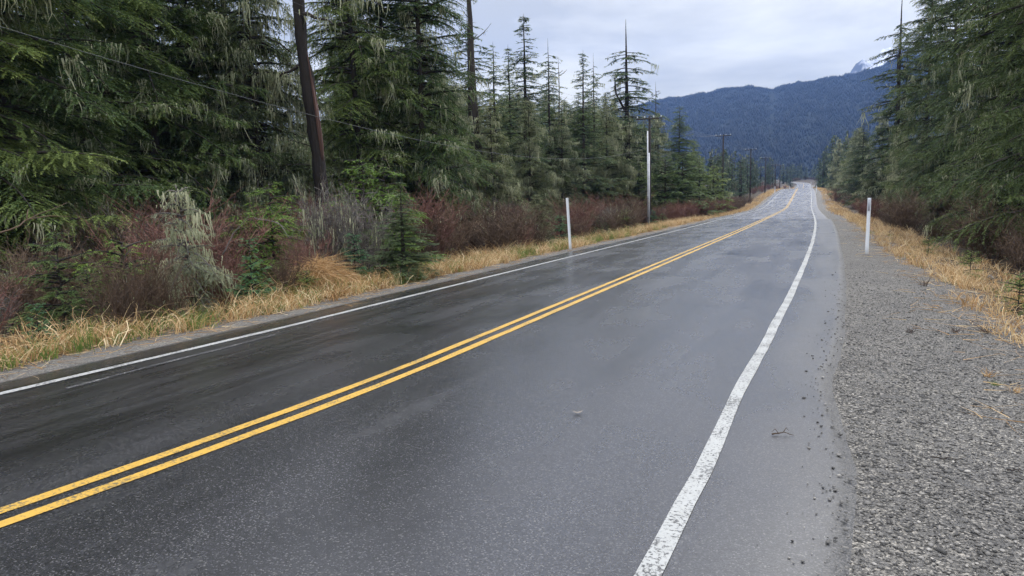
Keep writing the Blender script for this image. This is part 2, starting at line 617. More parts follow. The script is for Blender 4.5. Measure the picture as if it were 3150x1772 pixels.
def road_pt(i, u, dz):
    return np.stack([RX[i] + NX[i] * u, RY[i] + NY[i] * u, RZ[i] + 0.065 - 0.0185 * np.abs(u) + dz], -1)


def strip(name, uprof, dz, m, lo=None, hi=None):
    """uprof: list of functions of s giving lateral offsets, left to right"""
    idx = np.arange(len(RS))
    if lo is not None: idx = idx[(RS[idx] >= lo)]
    if hi is not None: idx = idx[(RS[idx] <= hi)]
    cols, uvs = [], []
    for f, d in uprof:
        u = f(RS[idx]) if callable(f) else np.full(len(idx), float(f))
        cols.append(road_pt(idx, u, d + dz))
        uvs.append(np.stack([u, RS[idx]], -1))
    V = np.stack(cols, 1)
    k = V.shape[1]
    i2, j2 = np.meshgrid(np.arange(len(idx) - 1), np.arange(k - 1), indexing='ij')
    a = (i2 * k + j2).ravel()
    fc = np.stack([a, a + 1, a + k + 1, a + k], 1)
    return mesh_np(name, V.reshape(-1, 3), fc, m, smooth=True, uv=np.stack(uvs, 1).reshape(-1, 2))


M_ROAD = mat('asphalt', (0.05, 0.05, 0.055), 0.5, 0.65)
n, l, b = nodes(M_ROAD)
uvn = n.new('ShaderNodeUVMap'); uvn.uv_map = 'uv'
uv = uvn.outputs[0]
agg = n.new('ShaderNodeTexVoronoi'); agg.inputs['Scale'].default_value = 130
l.new(uv, agg.inputs['Vector'])
ac = n.new('ShaderNodeSeparateColor'); l.new(agg.outputs['Color'], ac.inputs[0])
ra = ramp(n, [(0, (0.009, 0.009, 0.010)), (0.5, (0.021, 0.021, 0.023)), (0.9, (0.042, 0.042, 0.045)), (0.985, (0.095, 0.093, 0.088))])
l.new(ac.outputs[0], ra.inputs[0])
streak = noise(n, l, 1.0, 6, 0.6, mapping(n, l, uv, (1.5, 0.16, 1)), 0.6)     # long worn tracks
patch = noise(n, l, 0.55, 6, 0.6, uv, 0.4)
tone = mixc(n, l, streak.outputs[0], (0.55, 0.55, 0.55), (1.5, 1.5, 1.52))
tone = mixc(n, l, 1.0, tone, mixc(n, l, patch.outputs[0], (0.75, 0.75, 0.75), (1.25, 1.25, 1.25)), 'MULTIPLY')
colr = mixc(n, l, 1.0, ra.outputs[0], tone, 'MULTIPLY')
# dry greyer right-hand edge strip, darker seam
sxu = n.new('ShaderNodeSeparateXYZ'); l.new(uv, sxu.inputs[0])
edge = n.new('ShaderNodeMapRange')
edge.inputs['From Min'].default_value = 3.35; edge.inputs['From Max'].default_value = 3.75
wob = noise(n, l, 0.8, 4, 0.6, uv)
l.new(fmath(n, l, 'ADD', sxu.outputs[0], fmath(n, l, 'MULTIPLY', fmath(n, l, 'SUBTRACT', wob.outputs[0], 0.5), 0.5)), edge.inputs['Value'])
colr = mixc(n, l, fmath(n, l, 'MULTIPLY', edge.outputs[0], 0.2), colr, mixc(n, l, 1.0, ra.outputs[0], (1.1, 1.07, 1.0), 'MULTIPLY'))
# dark damp stains in the far lane
damp = ramp(n, [(0.47, (1, 1, 1)), (0.56, (0.33, 0.33, 0.33))])
l.new(noise(n, l, 1.0, 9, 0.70, mapping(n, l, uv, (1.7, 0.12, 1)), 0.5).outputs[0], damp.inputs[0])
lane = n.new('ShaderNodeMapRange')
lane.inputs['From Min'].default_value = -0.6; lane.inputs['From Max'].default_value = -1.3
l.new(sxu.outputs[0], lane.inputs['Value'])
colr = mixc(n, l, fmath(n, l, 'MULTIPLY', lane.outputs[0], 0.9), colr, mixc(n, l, 1.0, colr, damp.outputs[0], 'MULTIPLY'))
# polished wheel tracks, an older surface far ahead and a few fine cracks
trk = fmath(n, l, 'ABSOLUTE', fmath(n, l, 'SUBTRACT', fmath(n, l, 'ABSOLUTE', fmath(n, l, 'SUBTRACT', fmath(n, l, 'ABSOLUTE', sxu.outputs[0]), 1.72)), 0.85))
tk = n.new('ShaderNodeMapRange'); tk.inputs['From Min'].default_value = 0.42; tk.inputs['From Max'].default_value = 0.05
l.new(trk, tk.inputs['Value'])
colr = mixc(n, l, fmath(n, l, 'MULTIPLY', tk.outputs[0], fmath(n, l, 'MULTIPLY', streak.outputs[0], 0.8)), colr, mixc(n, l, 1.0, colr, (1.5, 1.5, 1.5), 'MULTIPLY'))
old = n.new('ShaderNodeMapRange'); old.inputs['From Min'].default_value = 56.9; old.inputs['From Max'].default_value = 57.3
l.new(fmath(n, l, 'ADD', sxu.outputs[1], fmath(n, l, 'MULTIPLY', wob.outputs[0], 0.3)), old.inputs['Value'])
colr = mixc(n, l, old.outputs[0], colr, mixc(n, l, 1.0, colr, (3.6, 3.55, 3.5), 'MULTIPLY'))
ck = n.new('ShaderNodeTexVoronoi'); ck.feature = 'DISTANCE_TO_EDGE'; ck.inputs['Scale'].default_value = 1.0
cv = n.new('ShaderNodeMixRGB'); cv.blend_type = 'ADD'; cv.inputs[0].default_value = 0.05
l.new(mapping(n, l, uv, (0.30, 0.055, 1)), cv.inputs[1])
l.new(noise(n, l, 1.6, 6, 0.7, uv).outputs['Color'], cv.inputs[2])
l.new(cv.outputs[0], ck.inputs['Vector'])
crk = n.new('ShaderNodeMapRange'); crk.inputs['From Min'].default_value = 0.0022; crk.inputs['From Max'].default_value = 0.0008
l.new(ck.outputs['Distance'], crk.inputs['Value'])
brk = n.new('ShaderNodeMapRange'); brk.inputs['From Min'].default_value = 0.52; brk.inputs['From Max'].default_value = 0.60
l.new(patch.outputs[0], brk.inputs['Value'])
colr = mixc(n, l, fmath(n, l, 'MULTIPLY', crk.outputs[0], fmath(n, l, 'MULTIPLY', brk.outputs[0], 0.15)), colr, (0.006, 0.006, 0.006))
uv2 = n.new('ShaderNodeUVMap'); uv2.uv_map = 'rim'
s2 = n.new('ShaderNodeSeparateXYZ'); l.new(uv2.outputs[0], s2.inputs[0])
rim = n.new('ShaderNodeMapRange'); rim.inputs['From Min'].default_value = 0.14; rim.inputs['From Max'].default_value = -0.06
l.new(fmath(n, l, 'ADD', s2.outputs[0], fmath(n, l, 'MULTIPLY', fmath(n, l, 'SUBTRACT', noise(n, l, 5, 7, 0.75, uv).outputs[0], 0.5), 0.28)), rim.inputs['Value'])
grit = ramp(n, [(0, (.02, .02, .02)), (.5, (.055, .053, .05)), (1, (.20, .19, .175))])
l.new(ac.outputs[1], grit.inputs[0])
colr = mixc(n, l, rim.outputs[0], colr, grit.outputs[0])
l.new(colr, b.inputs['Base Color'])
rr = n.new('ShaderNodeMapRange')
rr.inputs['To Min'].default_value = 0.16; rr.inputs['To Max'].default_value = 0.36
l.new(fmath(n, l, 'MULTIPLY', fmath(n, l, 'ADD', patch.outputs[0], streak.outputs[0]), 0.5), rr.inputs['Value'])
rr.inputs['From Min'].default_value = 0.3; rr.inputs['From Max'].default_value = 0.7
l.new(fmath(n, l, 'ADD', rr.outputs[0], fmath(n, l, 'ADD', fmath(n, l, 'MULTIPLY', edge.outputs[0], 0.06), fmath(n, l, 'MULTIPLY', rim.outputs[0], 0.4))), b.inputs['Roughness'])
fine = noise(n, l, 160, 3, 0.7, uv)
hgt_r = fmath(n, l, 'ADD', fmath(n, l, 'MULTIPLY', agg.outputs['Distance'], -0.8), fine.outputs[0])
bump(n, l, b, hgt_r, 0.2, 0.003)


def pl(s): return PAVE_L + edge_wob(s) * 0.8
def pr(s): return np.interp(s, [2, 3.5, 5, 6.2, 7.2, 8.5, 10, 15, 22, 35, 50, 56, 58, 90], [4.05, 4.08, 4.16, 4.08, 4.0, 4.12, 4.2, 4.33, 4.42, 4.48, 4.5, 4.5, 4.32, 4.3]) + .03 * (vnoise(s * 2.2, 0 * s, 8) - .5)


road = obj('road', strip('road', [(lambda s: pl(s) - 0.10, -0.09), (pl, -0.012), (lambda s: pl(s) + 0.08, 0), (-3.4, 0), (-1.7, 0), (0, 0), (1.7, 0), (3.4, 0),
                                  (lambda s: pr(s) - 0.45, 0), (lambda s: pr(s) - 0.12, -0.002), (pr, -0.018), (lambda s: pr(s) + 0.10, -0.09)], LIFT, M_ROAD))
rim_uv = road.data.uv_layers.new(name='rim')
_li = np.empty(len(road.data.loops), dtype=np.int32); road.data.loops.foreach_get('vertex_index', _li)
_uv = np.empty(len(road.data.loops) * 2, dtype=np.float32); road.data.uv_layers['uv'].data.foreach_get('uv', _uv)
_uv = _uv.reshape(-1, 2)
rim_uv.data.foreach_set('uv', np.stack([np.minimum(pr(_uv[:, 1]) - _uv[:, 0], _uv[:, 0] - pl(_uv[:, 1])), _uv[:, 1]], -1).astype(np.float32).ravel())
tag(road, 'damp grey two lane asphalt road running away to the right', kind='structure')


def paint(name, col, dark, wear):
    m = mat(name, col, 0.55, 0.35)
    n, l, b = nodes(m)
    uvn = n.new('ShaderNodeUVMap'); uvn.uv_map = 'uv'
    uv = uvn.outputs[0]
    w1 = noise(n, l, 42, 5, 0.75, uv)
    w2 = noise(n, l, 3.0, 4, 0.6, uv)
    k = fmath(n, l, 'ADD', w1.outputs[0], fmath(n, l, 'MULTIPLY', fmath(n, l, 'SUBTRACT', w2.outputs[0], 0.5), 0.35))
    r = ramp(n, [(wear, dark), (wear + 0.05, col)])
    l.new(k, r.inputs[0])
    shade = noise(n, l, 9, 4, 0.6, uv)
    l.new(mixc(n, l, 1.0, r.outputs[0], mixc(n, l, shade.outputs[0], (0.8, 0.8, 0.8), (1.12, 1.12, 1.12)), 'MULTIPLY'), b.inputs['Base Color'])
    bump(n, l, b, w1.outputs[0], 0.4, 0.004)
    return m


M_WLINE = paint('white_paint', (0.36, 0.365, 0.35), (0.07, 0.07, 0.07), 0.435)
M_YLINE = paint('yellow_paint', (0.50, 0.30, 0.045), (0.13, 0.10, 0.05), 0.41)


def line(name, f, w, m, label, far=620):
    j = lambda s: 0.012 * (vnoise(s * 2.3, 0 * s, 31) - 0.5)
    o = obj(name, strip(name, [(lambda s: f(s) - w / 2 + j(s), 0), (lambda s: f(s) + w / 2 + j(s + 50), 0)], LIFT + 0.005, m))
    tag(o, label, kind='structure')


def rline(s):  # hand-painted wander of the near edge line
    return np.interp(s, [2, 3.2, 4.6, 6.5, 7.6, 9.1, 10.4, 12.9, 15, 20, 28, 41, 60, 600], [3.20, 3.21, 3.25, 3.245, 3.275, 3.315, 3.33, 3.385, 3.41, 3.46, 3.5, 3.47, 3.42, 3.42])


line('white_line', rline, 0.115, M_WLINE, 'worn white edge line along the right side of the road')
line('white_line', lambda s: np.interp(s, [4, 5.2, 8.2, 9, 600], [-3.5, -3.46, -3.35, -3.37, -3.4]), 0.12, M_WLINE, 'white edge line along the forest side of the road')
line('yellow_line', lambda s: -0.109 + (-.31 * (np.clip(7 - s, 0, 6) / 4.7) ** 2), 0.10, M_YLINE, 'yellow centre stripe of the pair, on the forest side')
line('yellow_line', lambda s: 0.109 + (-.31 * (np.clip(7 - s, 0, 6) / 4.7) ** 2), 0.10, M_YLINE, 'yellow centre stripe of the pair, on the gravel side')

M_GHOST = paint('ghost_paint', (0.34, 0.34, 0.33), (0.04, 0.04, 0.042), 0.56)
o = obj('white_line', strip('old_line', [(lambda s: -3.06 + .02 * np.sin(s * 3), 0), (lambda s: -2.99 + .02 * np.sin(s * 3 + 1), 0)], LIFT + 0.005, M_GHOST, lo=4.4, hi=7.6))
tag(o, 'scraped remnant of an older edge line beside the forest side edge line', kind='structure')

# ------------------------------------------------------------------ plant builders
def unit(v): return v / (np.linalg.norm(v, axis=-1, keepdims=True) + 1e-9)


def leaf_tris(P, D, L, W, r, flat=0.35):
    """one slim triangle per leaf at P along D"""
    n = len(P)
    up = unit(np.array([0, 0, 1.0]) + r.normal(size=(n, 3)) * flat)
    side = unit(np.cross(D, up))
    V = np.stack([P + side * W[:, None] / 2, P - side * W[:, None] / 2, P + D * L[:, None]], 1).reshape(-1, 3)
    return V, np.arange(3 * n).reshape(-1, 3)


def ribbons(P, D, Ls, W, r, seg=3, sag=0.0, taper=True, wave=0.0):
    """flat tapered ribbons from P, n of them, each with seg pieces"""
    n = len(P)
    k = np.linspace(0, 1, seg + 1)
    pts = P[:, None, :] + D[:, None, :] * (Ls[:, None] * k)[..., None]
    pts[..., 2] -= (sag if np.ndim(sag) == 0 else sag[:, None]) * k ** 2 * Ls[:, None]
    if wave:
        pts[..., :2] += np.cumsum(r.normal(size=(n, seg + 1, 2)) * wave, 1) * (Ls[:, None] * k)[..., None]
    side = unit(np.cross(D, r.normal(size=(n, 3))))
    w = W[:, None] * (1 - 0.85 * k if taper else 1 - 0 * k) / 2
    A = pts + side[:, None, :] * w[..., None]
    B = pts - side[:, None, :] * w[..., None]
    V = np.stack([A, B], 2).reshape(-1, 3)
    o = (np.arange(n) * (2 * (seg + 1)))[:, None]
    j = (np.arange(seg) * 2)[None, :]
    Q = np.stack([o + j, o + j + 1, o + j + 3, o + j + 2], -1).reshape(-1, 4)
    return V, Q


class Proto:
    def __init__(self, name, parts, H):
        self.name, self.parts, self.H = name, parts, H


def conifer(name, seed, H, R, nbr, base, m_leaf, droop=(0.1, 0.55), rise=0.15, twig_gap=0.12, leaf=(0.10, 0.035), leaf_gap=0.055,
            power=0.75, lichen=0.0, trunk_r=0.2, twig_ang=55, bare_top=0.0, lower_dead=12, broken=0.25, twig_len=0.42, crook=0.15,
            bark=None, twin=False, lich_len=0.30):
    r = np.random.default_rng(seed)
    wood, crown, lich = MB(), MB(), MB()
    # trunk
    k = 14
    hz = np.linspace(0, 1, k)
    wob = np.cumsum(r.normal(size=(k, 2)), 0) * crook * 0.06 * H / 10
    wob -= wob[0]
    TP = np.c_[wob, hz * H]
    TRr = trunk_r * ((1 - hz) ** 0.85 + 0.035) * (1 + 0.35 * np.exp(-hz * H / 0.5))
    wood.tube(TP, TRr, 9, tint=np.repeat(r.uniform(0.25, 0.6, 1), 1))
    if twin:
        k2 = hz[:8]
        wood.tube(np.c_[np.interp(0.55 + 0.3 * k2, hz, wob[:, 0]) + 0.6 * np.minimum(k2 * 3, 1), np.interp(0.55 + .3 * k2, hz, wob[:, 1]), H * (0.55 + 0.33 * k2)], 0.07 * (1.05 - k2), 6, tint=0.5)
    zs = np.sort(base * H + (1 - bare_top - 0.015 - base) * H * r.random(nbr) ** 0.92)
    az = np.arange(nbr) * 2.39996 + r.normal(size=nbr) * 0.5
    for i in range(nbr):
        h = (zs[i] - base * H) / (H * (1 - base))
        prof = (1 - h) ** power * (0.62 + 0.38 * min(1, h / 0.12 + 0.35)) + 0.035
        L = R * prof * r.uniform(0.55, 1.12)
        if r.random() < broken: L *= r.uniform(0.4, 0.75)
        if L < 0.15: L = 0.15
        dr = r.uniform(*droop)
        ri = rise * (0.4 + 1.6 * h) + r.normal() * 0.06
        t = np.linspace(0, 1, 9)
        bend = r.normal() * 0.12
        a = az[i] + bend * t
        cxr = np.interp(zs[i], TP[:, 2], TP[:, 0]); cyr = np.interp(zs[i], TP[:, 2], TP[:, 1])
        tr = np.interp(zs[i], TP[:, 2], TRr)
        rad = tr * 0.6 + L * t
        ax = np.c_[cxr + np.cos(a) * rad, cyr + np.sin(a) * rad, zs[i] + L * (ri * t - dr * t ** 2)]
        wood.tube(ax, np.linspace(0.014 + 0.016 * L, 0.006, 9), 4, tint=r.uniform(0.2, 0.55), cap=False)
        # side twigs
        nt = max(3, int(L / twig_gap))
        tt = r.uniform(0.12, 1.0, 2 * nt)
        tt[0] = 1.0
        sd = np.where(np.arange(2 * nt) % 2 == 0, 1.0, -1.0)
        Pt = np.stack([np.interp(tt, t, ax[:, q]) for q in range(3)], 1)
        ang = az[i] + bend + sd * np.radians(twig_ang + r.normal(size=2 * nt) * 12) * np.where(tt > 0.97, 0.2, 1)
        lt = L * twig_len * (1.04 - tt) ** 0.55 * r.uniform(0.55, 1.15, 2 * nt) + 0.08
        lt = np.minimum(lt, 1.1)
        sl = -dr * tt * 0.6 - r.uniform(-0.25, 0.42, 2 * nt)
        Dt = unit(np.c_[np.cos(ang), np.sin(ang), sl])
        # leaves along the twigs
        cnt = np.maximum(2, (lt / leaf_gap).astype(int))
        rep = np.repeat(np.arange(2 * nt), cnt)
        f = (np.arange(len(rep)) - np.repeat(np.cumsum(cnt) - cnt, cnt) + r.random(len(rep))) / np.repeat(cnt, cnt)
        lp = Pt[rep] + Dt[rep] * (lt[rep] * f)[:, None]
        lp[:, 2] -= 0.22 * lt[rep] * f ** 2
        for sgn in (1, -1):
            an = ang[rep] + sgn * np.radians(r.uniform(15, 60, len(rep)))
            Dl = unit(np.c_[np.cos(an), np.sin(an), sl[rep] * 0.8 - 0.35 * f + r.normal(size=len(rep)) * 0.25])
            LL = leaf[0] * np.clip(r.lognormal(0, .38, len(rep)), .35, 2.2) * (1.1 - 0.45 * f)
            V, T = leaf_tris(lp, Dl, LL, leaf[1] * r.uniform(0.7, 1.3, len(rep)), r)
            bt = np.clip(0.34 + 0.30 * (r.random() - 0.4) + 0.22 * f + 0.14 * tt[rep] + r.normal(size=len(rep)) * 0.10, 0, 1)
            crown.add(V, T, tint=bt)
        # beard lichen
        if lichen > 0:
            ncl = r.poisson(lichen * L * (1.15 - h) * (1.25 if r.random() < 0.36 else 0.08))
            for c_ in range(ncl):
                q = r.integers(0, 2 * nt)
                m_ = r.integers(5, 16)
                P = (Pt[q] + Dt[q] * (lt[q] * r.random() * 0.8))[None] + r.normal(size=(m_, 3)) * [0.11, 0.11, 0.04]
                big = r.exponential(lich_len)
                Ls = np.clip(big * r.uniform(0.25, 1.3, m_), 0.07, 1.3)
                D = unit(np.c_[r.normal(size=(m_, 2)) * 0.10, -np.ones(m_)])
                V, Q = ribbons(P, D, Ls, r.uniform(0.018, 0.062, m_), r, 4, wave=0.09)
                lich.add(V, Q=Q, tint=np.repeat(np.clip(r.normal(0.45, 0.12) + r.normal(size=m_) * 0.13, 0, 1), 4))
    # dead lower limbs
    for i in range(lower_dead):
        z0 = r.uniform(0.06, base + 0.18) * H
        a = r.uniform(0, 6.28); L = r.uniform(0.3, 0.75) * R
        t = np.linspace(0, 1, 5)
        ax = np.c_[np.interp(z0, TP[:, 2], TP[:, 0]) + np.cos(a) * L * t, np.interp(z0, TP[:, 2], TP[:, 1]) + np.sin(a) * L * t, z0 - L * 0.35 * t ** 2 + 0.1 * L * t]
        wood.tube(ax, np.linspace(0.022, 0.006, 5), 4, tint=r.uniform(0.3, 0.8), cap=False)
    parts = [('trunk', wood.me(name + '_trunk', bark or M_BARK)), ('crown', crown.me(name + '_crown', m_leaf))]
    if lich.n:
        parts.append(('hanging_lichen', lich.me(name + '_lichen', M_LICH)))
    return Proto(name, parts, H)


def bare_tree(name, seed, H, r0, nbr, lo=0.35, lmax=1.2, lichen=2.0):
    r = np.random.default_rng(seed)
    wood, lich = MB(), MB()
    k = 12; hz = np.linspace(0, 1, k)
    wob = np.cumsum(r.normal(size=(k, 2)), 0) * 0.03; wob -= wob[0]
    TP = np.c_[wob, hz * H]
    wood.tube(TP, r0 * ((1 - hz) ** 0.7 + 0.06), 9, tint=0.4)
    for i in range(nbr):
        z0 = r.uniform(lo, 0.98) * H; a = r.uniform(0, 6.28); L = r.uniform(0.25, 1) * lmax
        t = np.linspace(0, 1, 6)
        up = r.uniform(-0.5, 0.6)
        ax = np.c_[np.cos(a) * L * t, np.sin(a) * L * t, z0 + L * (up * t - 0.25 * t + 0.4 * t ** 2 * (up > 0))]
        ax[:, :2] += np.array([np.interp(z0, TP[:, 2], TP[:, 0]), np.interp(z0, TP[:, 2], TP[:, 1])])
        wood.tube(ax, np.linspace(0.035, 0.008, 6), 4, tint=r.uniform(0.2, 0.8), cap=False)
        for j in range(3):
            q = r.uniform(0.3, 0.95)
            p = np.array([np.interp(q, t, ax[:, c]) for c in range(3)])
            d = unit(np.array([np.cos(a + r.normal()), np.sin(a + r.normal()), r.normal() * 0.4]))
            wood.tube(np.stack([p, p + d * L * 0.3]), [0.012, 0.004], 3, tint=r.uniform(0.3, 0.9), cap=False)
        nl = r.poisson(lichen * L)
        if nl:
            q = r.random(nl)
            P = np.stack([np.interp(q, t, ax[:, c]) for c in range(3)], 1)
            V, Q = ribbons(P, unit(np.c_[r.normal(size=(nl, 2)) * 0.1, -np.ones(nl)]), np.clip(r.exponential(0.25, nl), 0.08, 0.9), r.uniform(0.03, 0.07, nl), r, 3, wave=0.05)
            lich.add(V, Q=Q, tint=np.repeat(np.clip(r.normal(0.45, 0.2, nl), 0, 1), 3))
    parts = [('trunk', wood.me(name + '_trunk', M_BARK))]
    if lich.n: parts.append(('hanging_lichen', lich.me(name + '_lichen', M_LICH)))
    return Proto(name, parts, H)


def far_conifer(name, seed, H, R, nbr=46, lichen=0):
    r = np.random.default_rng(seed)
    crown, wood, lich = MB(), MB(), MB()
    wood.tube([[0, 0, 0], [0, 0, H * .5], [0, 0, H * .97]], [0.16, 0.1, 0.015], 5, tint=0.4)
    for i in range(nbr):
        h = r.random() ** 0.9
        z0 = H * (0.06 + 0.92 * h)
        L = (R * (1 - h) ** 0.8 + 0.12) * r.uniform(0.5, 1.15)
        a = r.uniform(0, 6.28)
        n_ = max(10, int(46 * L / R))
        t = r.random(n_) ** 0.7
        sp = (1 - t) * L * 0.5 + 0.1
        off = r.normal(size=n_) * sp * 0.5
        P = np.c_[np.cos(a) * L * t - np.sin(a) * off, np.sin(a) * L * t + np.cos(a) * off, z0 - 0.4 * L * t ** 2 + r.normal(size=n_) * 0.06]
        an = a + r.normal(size=n_) * 0.7
        V, T = leaf_tris(P, unit(np.c_[np.cos(an), np.sin(an), -0.3 + r.normal(size=n_) * 0.3]), r.uniform(0.22, 0.5, n_), r.uniform(0.10, 0.2, n_), r, 0.4)
        crown.add(V, T, tint=np.clip(0.3 + 0.4 * r.random() * (0.5 + t) + r.normal(size=n_) * 0.12, 0, 1))
        if lichen and r.random() < lichen:
            m_ = r.integers(4, 12)
            q = r.integers(0, n_, m_)
            V, Q = ribbons(P[q], unit(np.c_[r.normal(size=(m_, 2)) * .1, -np.ones(m_)]), r.uniform(.2, .7, m_), r.uniform(.05, .12, m_), r, 2)
            lich.add(V, Q=Q, tint=np.repeat(r.uniform(.2, .7, m_), 2))
    parts = [('trunk', wood.me(name + '_trunk', M_BARK)), ('crown', crown.me(name + '_crown', M_FAR))]
    if lich.n: parts.append(('hanging_lichen', lich.me(name + '_lichen', M_LICH)))
    return Proto(name, parts, H)


def place(proto, p, height, label, group=None, cat='tree', name='conifer_tree', width=1.0, lean=0.0, lean_dir=0.0, rz=None, sink=0.12, skip=(), crown=None):
    s = height / proto.H
    root = empty(name, (float(p[0]), float(p[1]), float(p[2]) - sink))
    root.rotation_euler = (lean * math.sin(lean_dir), lean * math.cos(lean_dir), rng.uniform(0, 6.28) if rz is None else rz)
    root.scale = (s * width, s * width, s)
    tag(root, label, cat, group)
    for nm, me in proto.parts:
        if nm in skip: continue
        o_ = obj(nm, me, root)
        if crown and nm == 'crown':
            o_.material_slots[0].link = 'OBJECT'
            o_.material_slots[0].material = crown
    return root


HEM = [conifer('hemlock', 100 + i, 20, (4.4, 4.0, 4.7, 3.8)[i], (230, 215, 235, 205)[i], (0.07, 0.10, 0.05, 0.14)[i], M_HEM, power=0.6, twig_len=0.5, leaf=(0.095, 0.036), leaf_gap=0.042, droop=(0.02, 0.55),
               lichen=(1.4, 2.4, 0.9, 2.6)[i], trunk_r=(0.20, 0.18, 0.22, 0.17)[i]) for i in range(4)]
LHEM = [conifer('mossy_hemlock', 120 + i, 13, 3.6, 190, 0.03, M_MOSSY, lichen=(8.0, 11.0)[i], lich_len=0.34, trunk_r=0.15, leaf_gap=0.045, leaf=(0.09, 0.036), power=0.6, twig_len=0.5, droop=(0.05, 0.55)) for i in range(2)]
SPR = [conifer('spruce', 140 + i, 17, (2.9, 2.6, 3.2)[i], (210, 170, 210)[i], (0.05, 0.10, 0.03)[i], M_SPR, droop=(-0.15, 0.35), rise=-0.02,
               leaf=(0.14, 0.05), leaf_gap=0.06, lichen=(0.7, 1.4, 0.3)[i], trunk_r=0.17, power=(0.9, 0.8, 0.95)[i], twig_len=0.34, lower_dead=6, broken=0.3) for i in range(3)]
SPARSE = [conifer('sparse_spruce', 150 + i, 16, (2.2, 3.0)[i], (100, 135)[i], 0.08, M_SPR, droop=(0.0, 0.5), rise=0.0, leaf=(0.13, 0.045), leaf_gap=0.05,
                  lichen=(2.0, 2.0)[i], trunk_r=(0.13, 0.2)[i], power=0.55, twig_len=0.30, lower_dead=14, bare_top=(0.04, 0.13)[i], twin=(i == 1)) for i in range(2)]
YOUNG = [conifer('young_hemlock', 160 + i, 4, (1.7, 2.1)[i], (60, 70)[i], 0.05, M_YOUNG, droop=(0.1, 0.45), rise=0.18, twig_gap=0.09, leaf=(0.07, 0.03), leaf_gap=0.045,
                 trunk_r=0.05, lower_dead=0, power=0.6, twig_len=0.5, lichen=0.0) for i in range(2)]
BUSHY = [conifer('bushy_conifer', 170 + i, 5, 2.2, 80, 0.02, M_HEM, droop=(0.05, 0.4), rise=0.25, leaf=(0.12, 0.05), leaf_gap=0.06, trunk_r=0.08, lower_dead=0,
                 power=0.55, lichen=0.4) for i in range(2)]
SAP = [conifer('spruce_sapling', 180 + i, 1.6, (0.55, 0.62)[i], (34, 44)[i], 0.05, M_SAP, droop=(-0.25, 0.1), rise=0.15, twig_gap=0.05, leaf=(0.042, 0.013), leaf_gap=0.011,
               trunk_r=0.022, lower_dead=0, power=0.85, twig_len=0.42, twig_ang=48, broken=0.1, crook=0.05) for i in range(2)]
SAPH = conifer('hemlock_sapling', 185, 2.2, 0.95, 55, 0.05, M_HEM, droop=(0, .35), rise=.2, twig_gap=.06, leaf=(.045, .016), leaf_gap=.022, trunk_r=.03, lower_dead=0, power=.6, twig_len=.5)
SNAG = [bare_tree('snag', 190, 20, 0.26, 34, 0.3, 1.5, 3.0), bare_tree('thin_snag', 191, 14, 0.11, 16, 0.35, 0.8, 2.0)]
FARP = [far_conifer('far_conifer', 200 + i, 10, (1.7, 2.1, 1.5)[i], lichen=(0.1, 0.25, 0)[i]) for i in range(3)]

# ------------------------------------------------------------------ trees left of the road
# column, depth, picture row of the top (or None and a height), builder, label
def T(px, D, top, proto, label, width=1.0, group=None, name='conifer_tree', h=None, lean=0.0, lean_dir=0.0, skip=(), crown=None):
    cat = 'shrub' if 'shrub' in name else 'tree'
    p = at(px, D)
    hh = h if h is not None else height_to(p, px, top)
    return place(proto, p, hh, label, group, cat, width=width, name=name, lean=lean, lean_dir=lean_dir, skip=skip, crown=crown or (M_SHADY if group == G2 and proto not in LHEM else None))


G2 = 'tall conifers along the right edge of the road'
G1 = 'tall conifers along the left edge of the road'
T(-110, 18.5, None, HEM[2], 'dark hemlock cut off by the left border of the photo', h=19, group=G1)
T(40, 20.5, None, HEM[0], 'dark green hemlock with a broad bright bough beside the left border', h=20, group=G1)
T(215, 24.5, None, HEM[3], 'broad dark hemlock rising behind the bare thicket, second trunk from the left border', h=21, group=G1)
T(395, 28, None, HEM[1], 'dark hemlock with small sky gaps behind it, left of the lichen-hung hemlock', h=22, group=G1)
T(505, 31, None, HEM[3], 'hemlock with a thick black trunk against a gap of sky', h=23, group=G1)
T(655, 30.5, None, LHEM[0], 'yellow-green hemlock hung with lichen, nearest tree left of the burnt trunk', h=18, group=G1, width=0.7)
T(600, 34, None, HEM[1], 'tall hemlock standing behind the yellow-green lichen-hung hemlock', h=23, group=G1)
T(905, 34.5, None, HEM[3], 'tall hemlock with a visible dark trunk, first one right of the burnt trunk', h=23, group=G1, width=0.85)
T(975, 38, None, HEM[0], 'broad leafy hemlock between two visible dark trunks, right of the burnt trunk', h=22, group=G1)
T(1068, 36, None, HEM[1], 'tall hemlock with thick bare limbs and drooping top beside the open sky', h=22, group=G1, width=0.9)
T(1150, 45, 205, LHEM[1], 'lichen-covered hemlock below the drooping top of the tall hemlock', group=G1, width=1.1)
T(1188, 52, 10, SPARSE[0], 'slender sparse spruce just left of the bare pole-like snag', group=G1, width=1.7)
T(1252, 54, 100, SPR[1], 'short dark spruce just right of the bare snag', group=G1, width=1.35)
T(1240, 46, 215, LHEM[0], 'lichen-draped hemlock standing below the bare snag', group=G1)
T(1326, 58, 30, SPR[0], 'tallest full spire spruce in the middle of the skyline', group=G1, width=1.5)
T(1288, 62, 108, SPR[2], 'spruce tip just left of the tallest full spire', group=G1, width=1.3)
T(1385, 63, 92, SPARSE[0], 'thin spruce with tufted arms right of the tallest full spire', group=G1, width=1.4)
T(1335, 51, 240, LHEM[1], 'broad lichen-hung hemlock in front of the tallest full spire', group=G1)
T(1412, 66, 138, SNAG[1], 'thin dead spike of a tree between two spruces', group=G1)
T(1415, 57, 255, LHEM[0], 'olive hemlock behind the white post, hung with pale lichen', group=G1)
T(1470, 63, 122, SPR[2], 'dark blue-green cone shaped spruce behind the road post', group=G1, width=1.35)
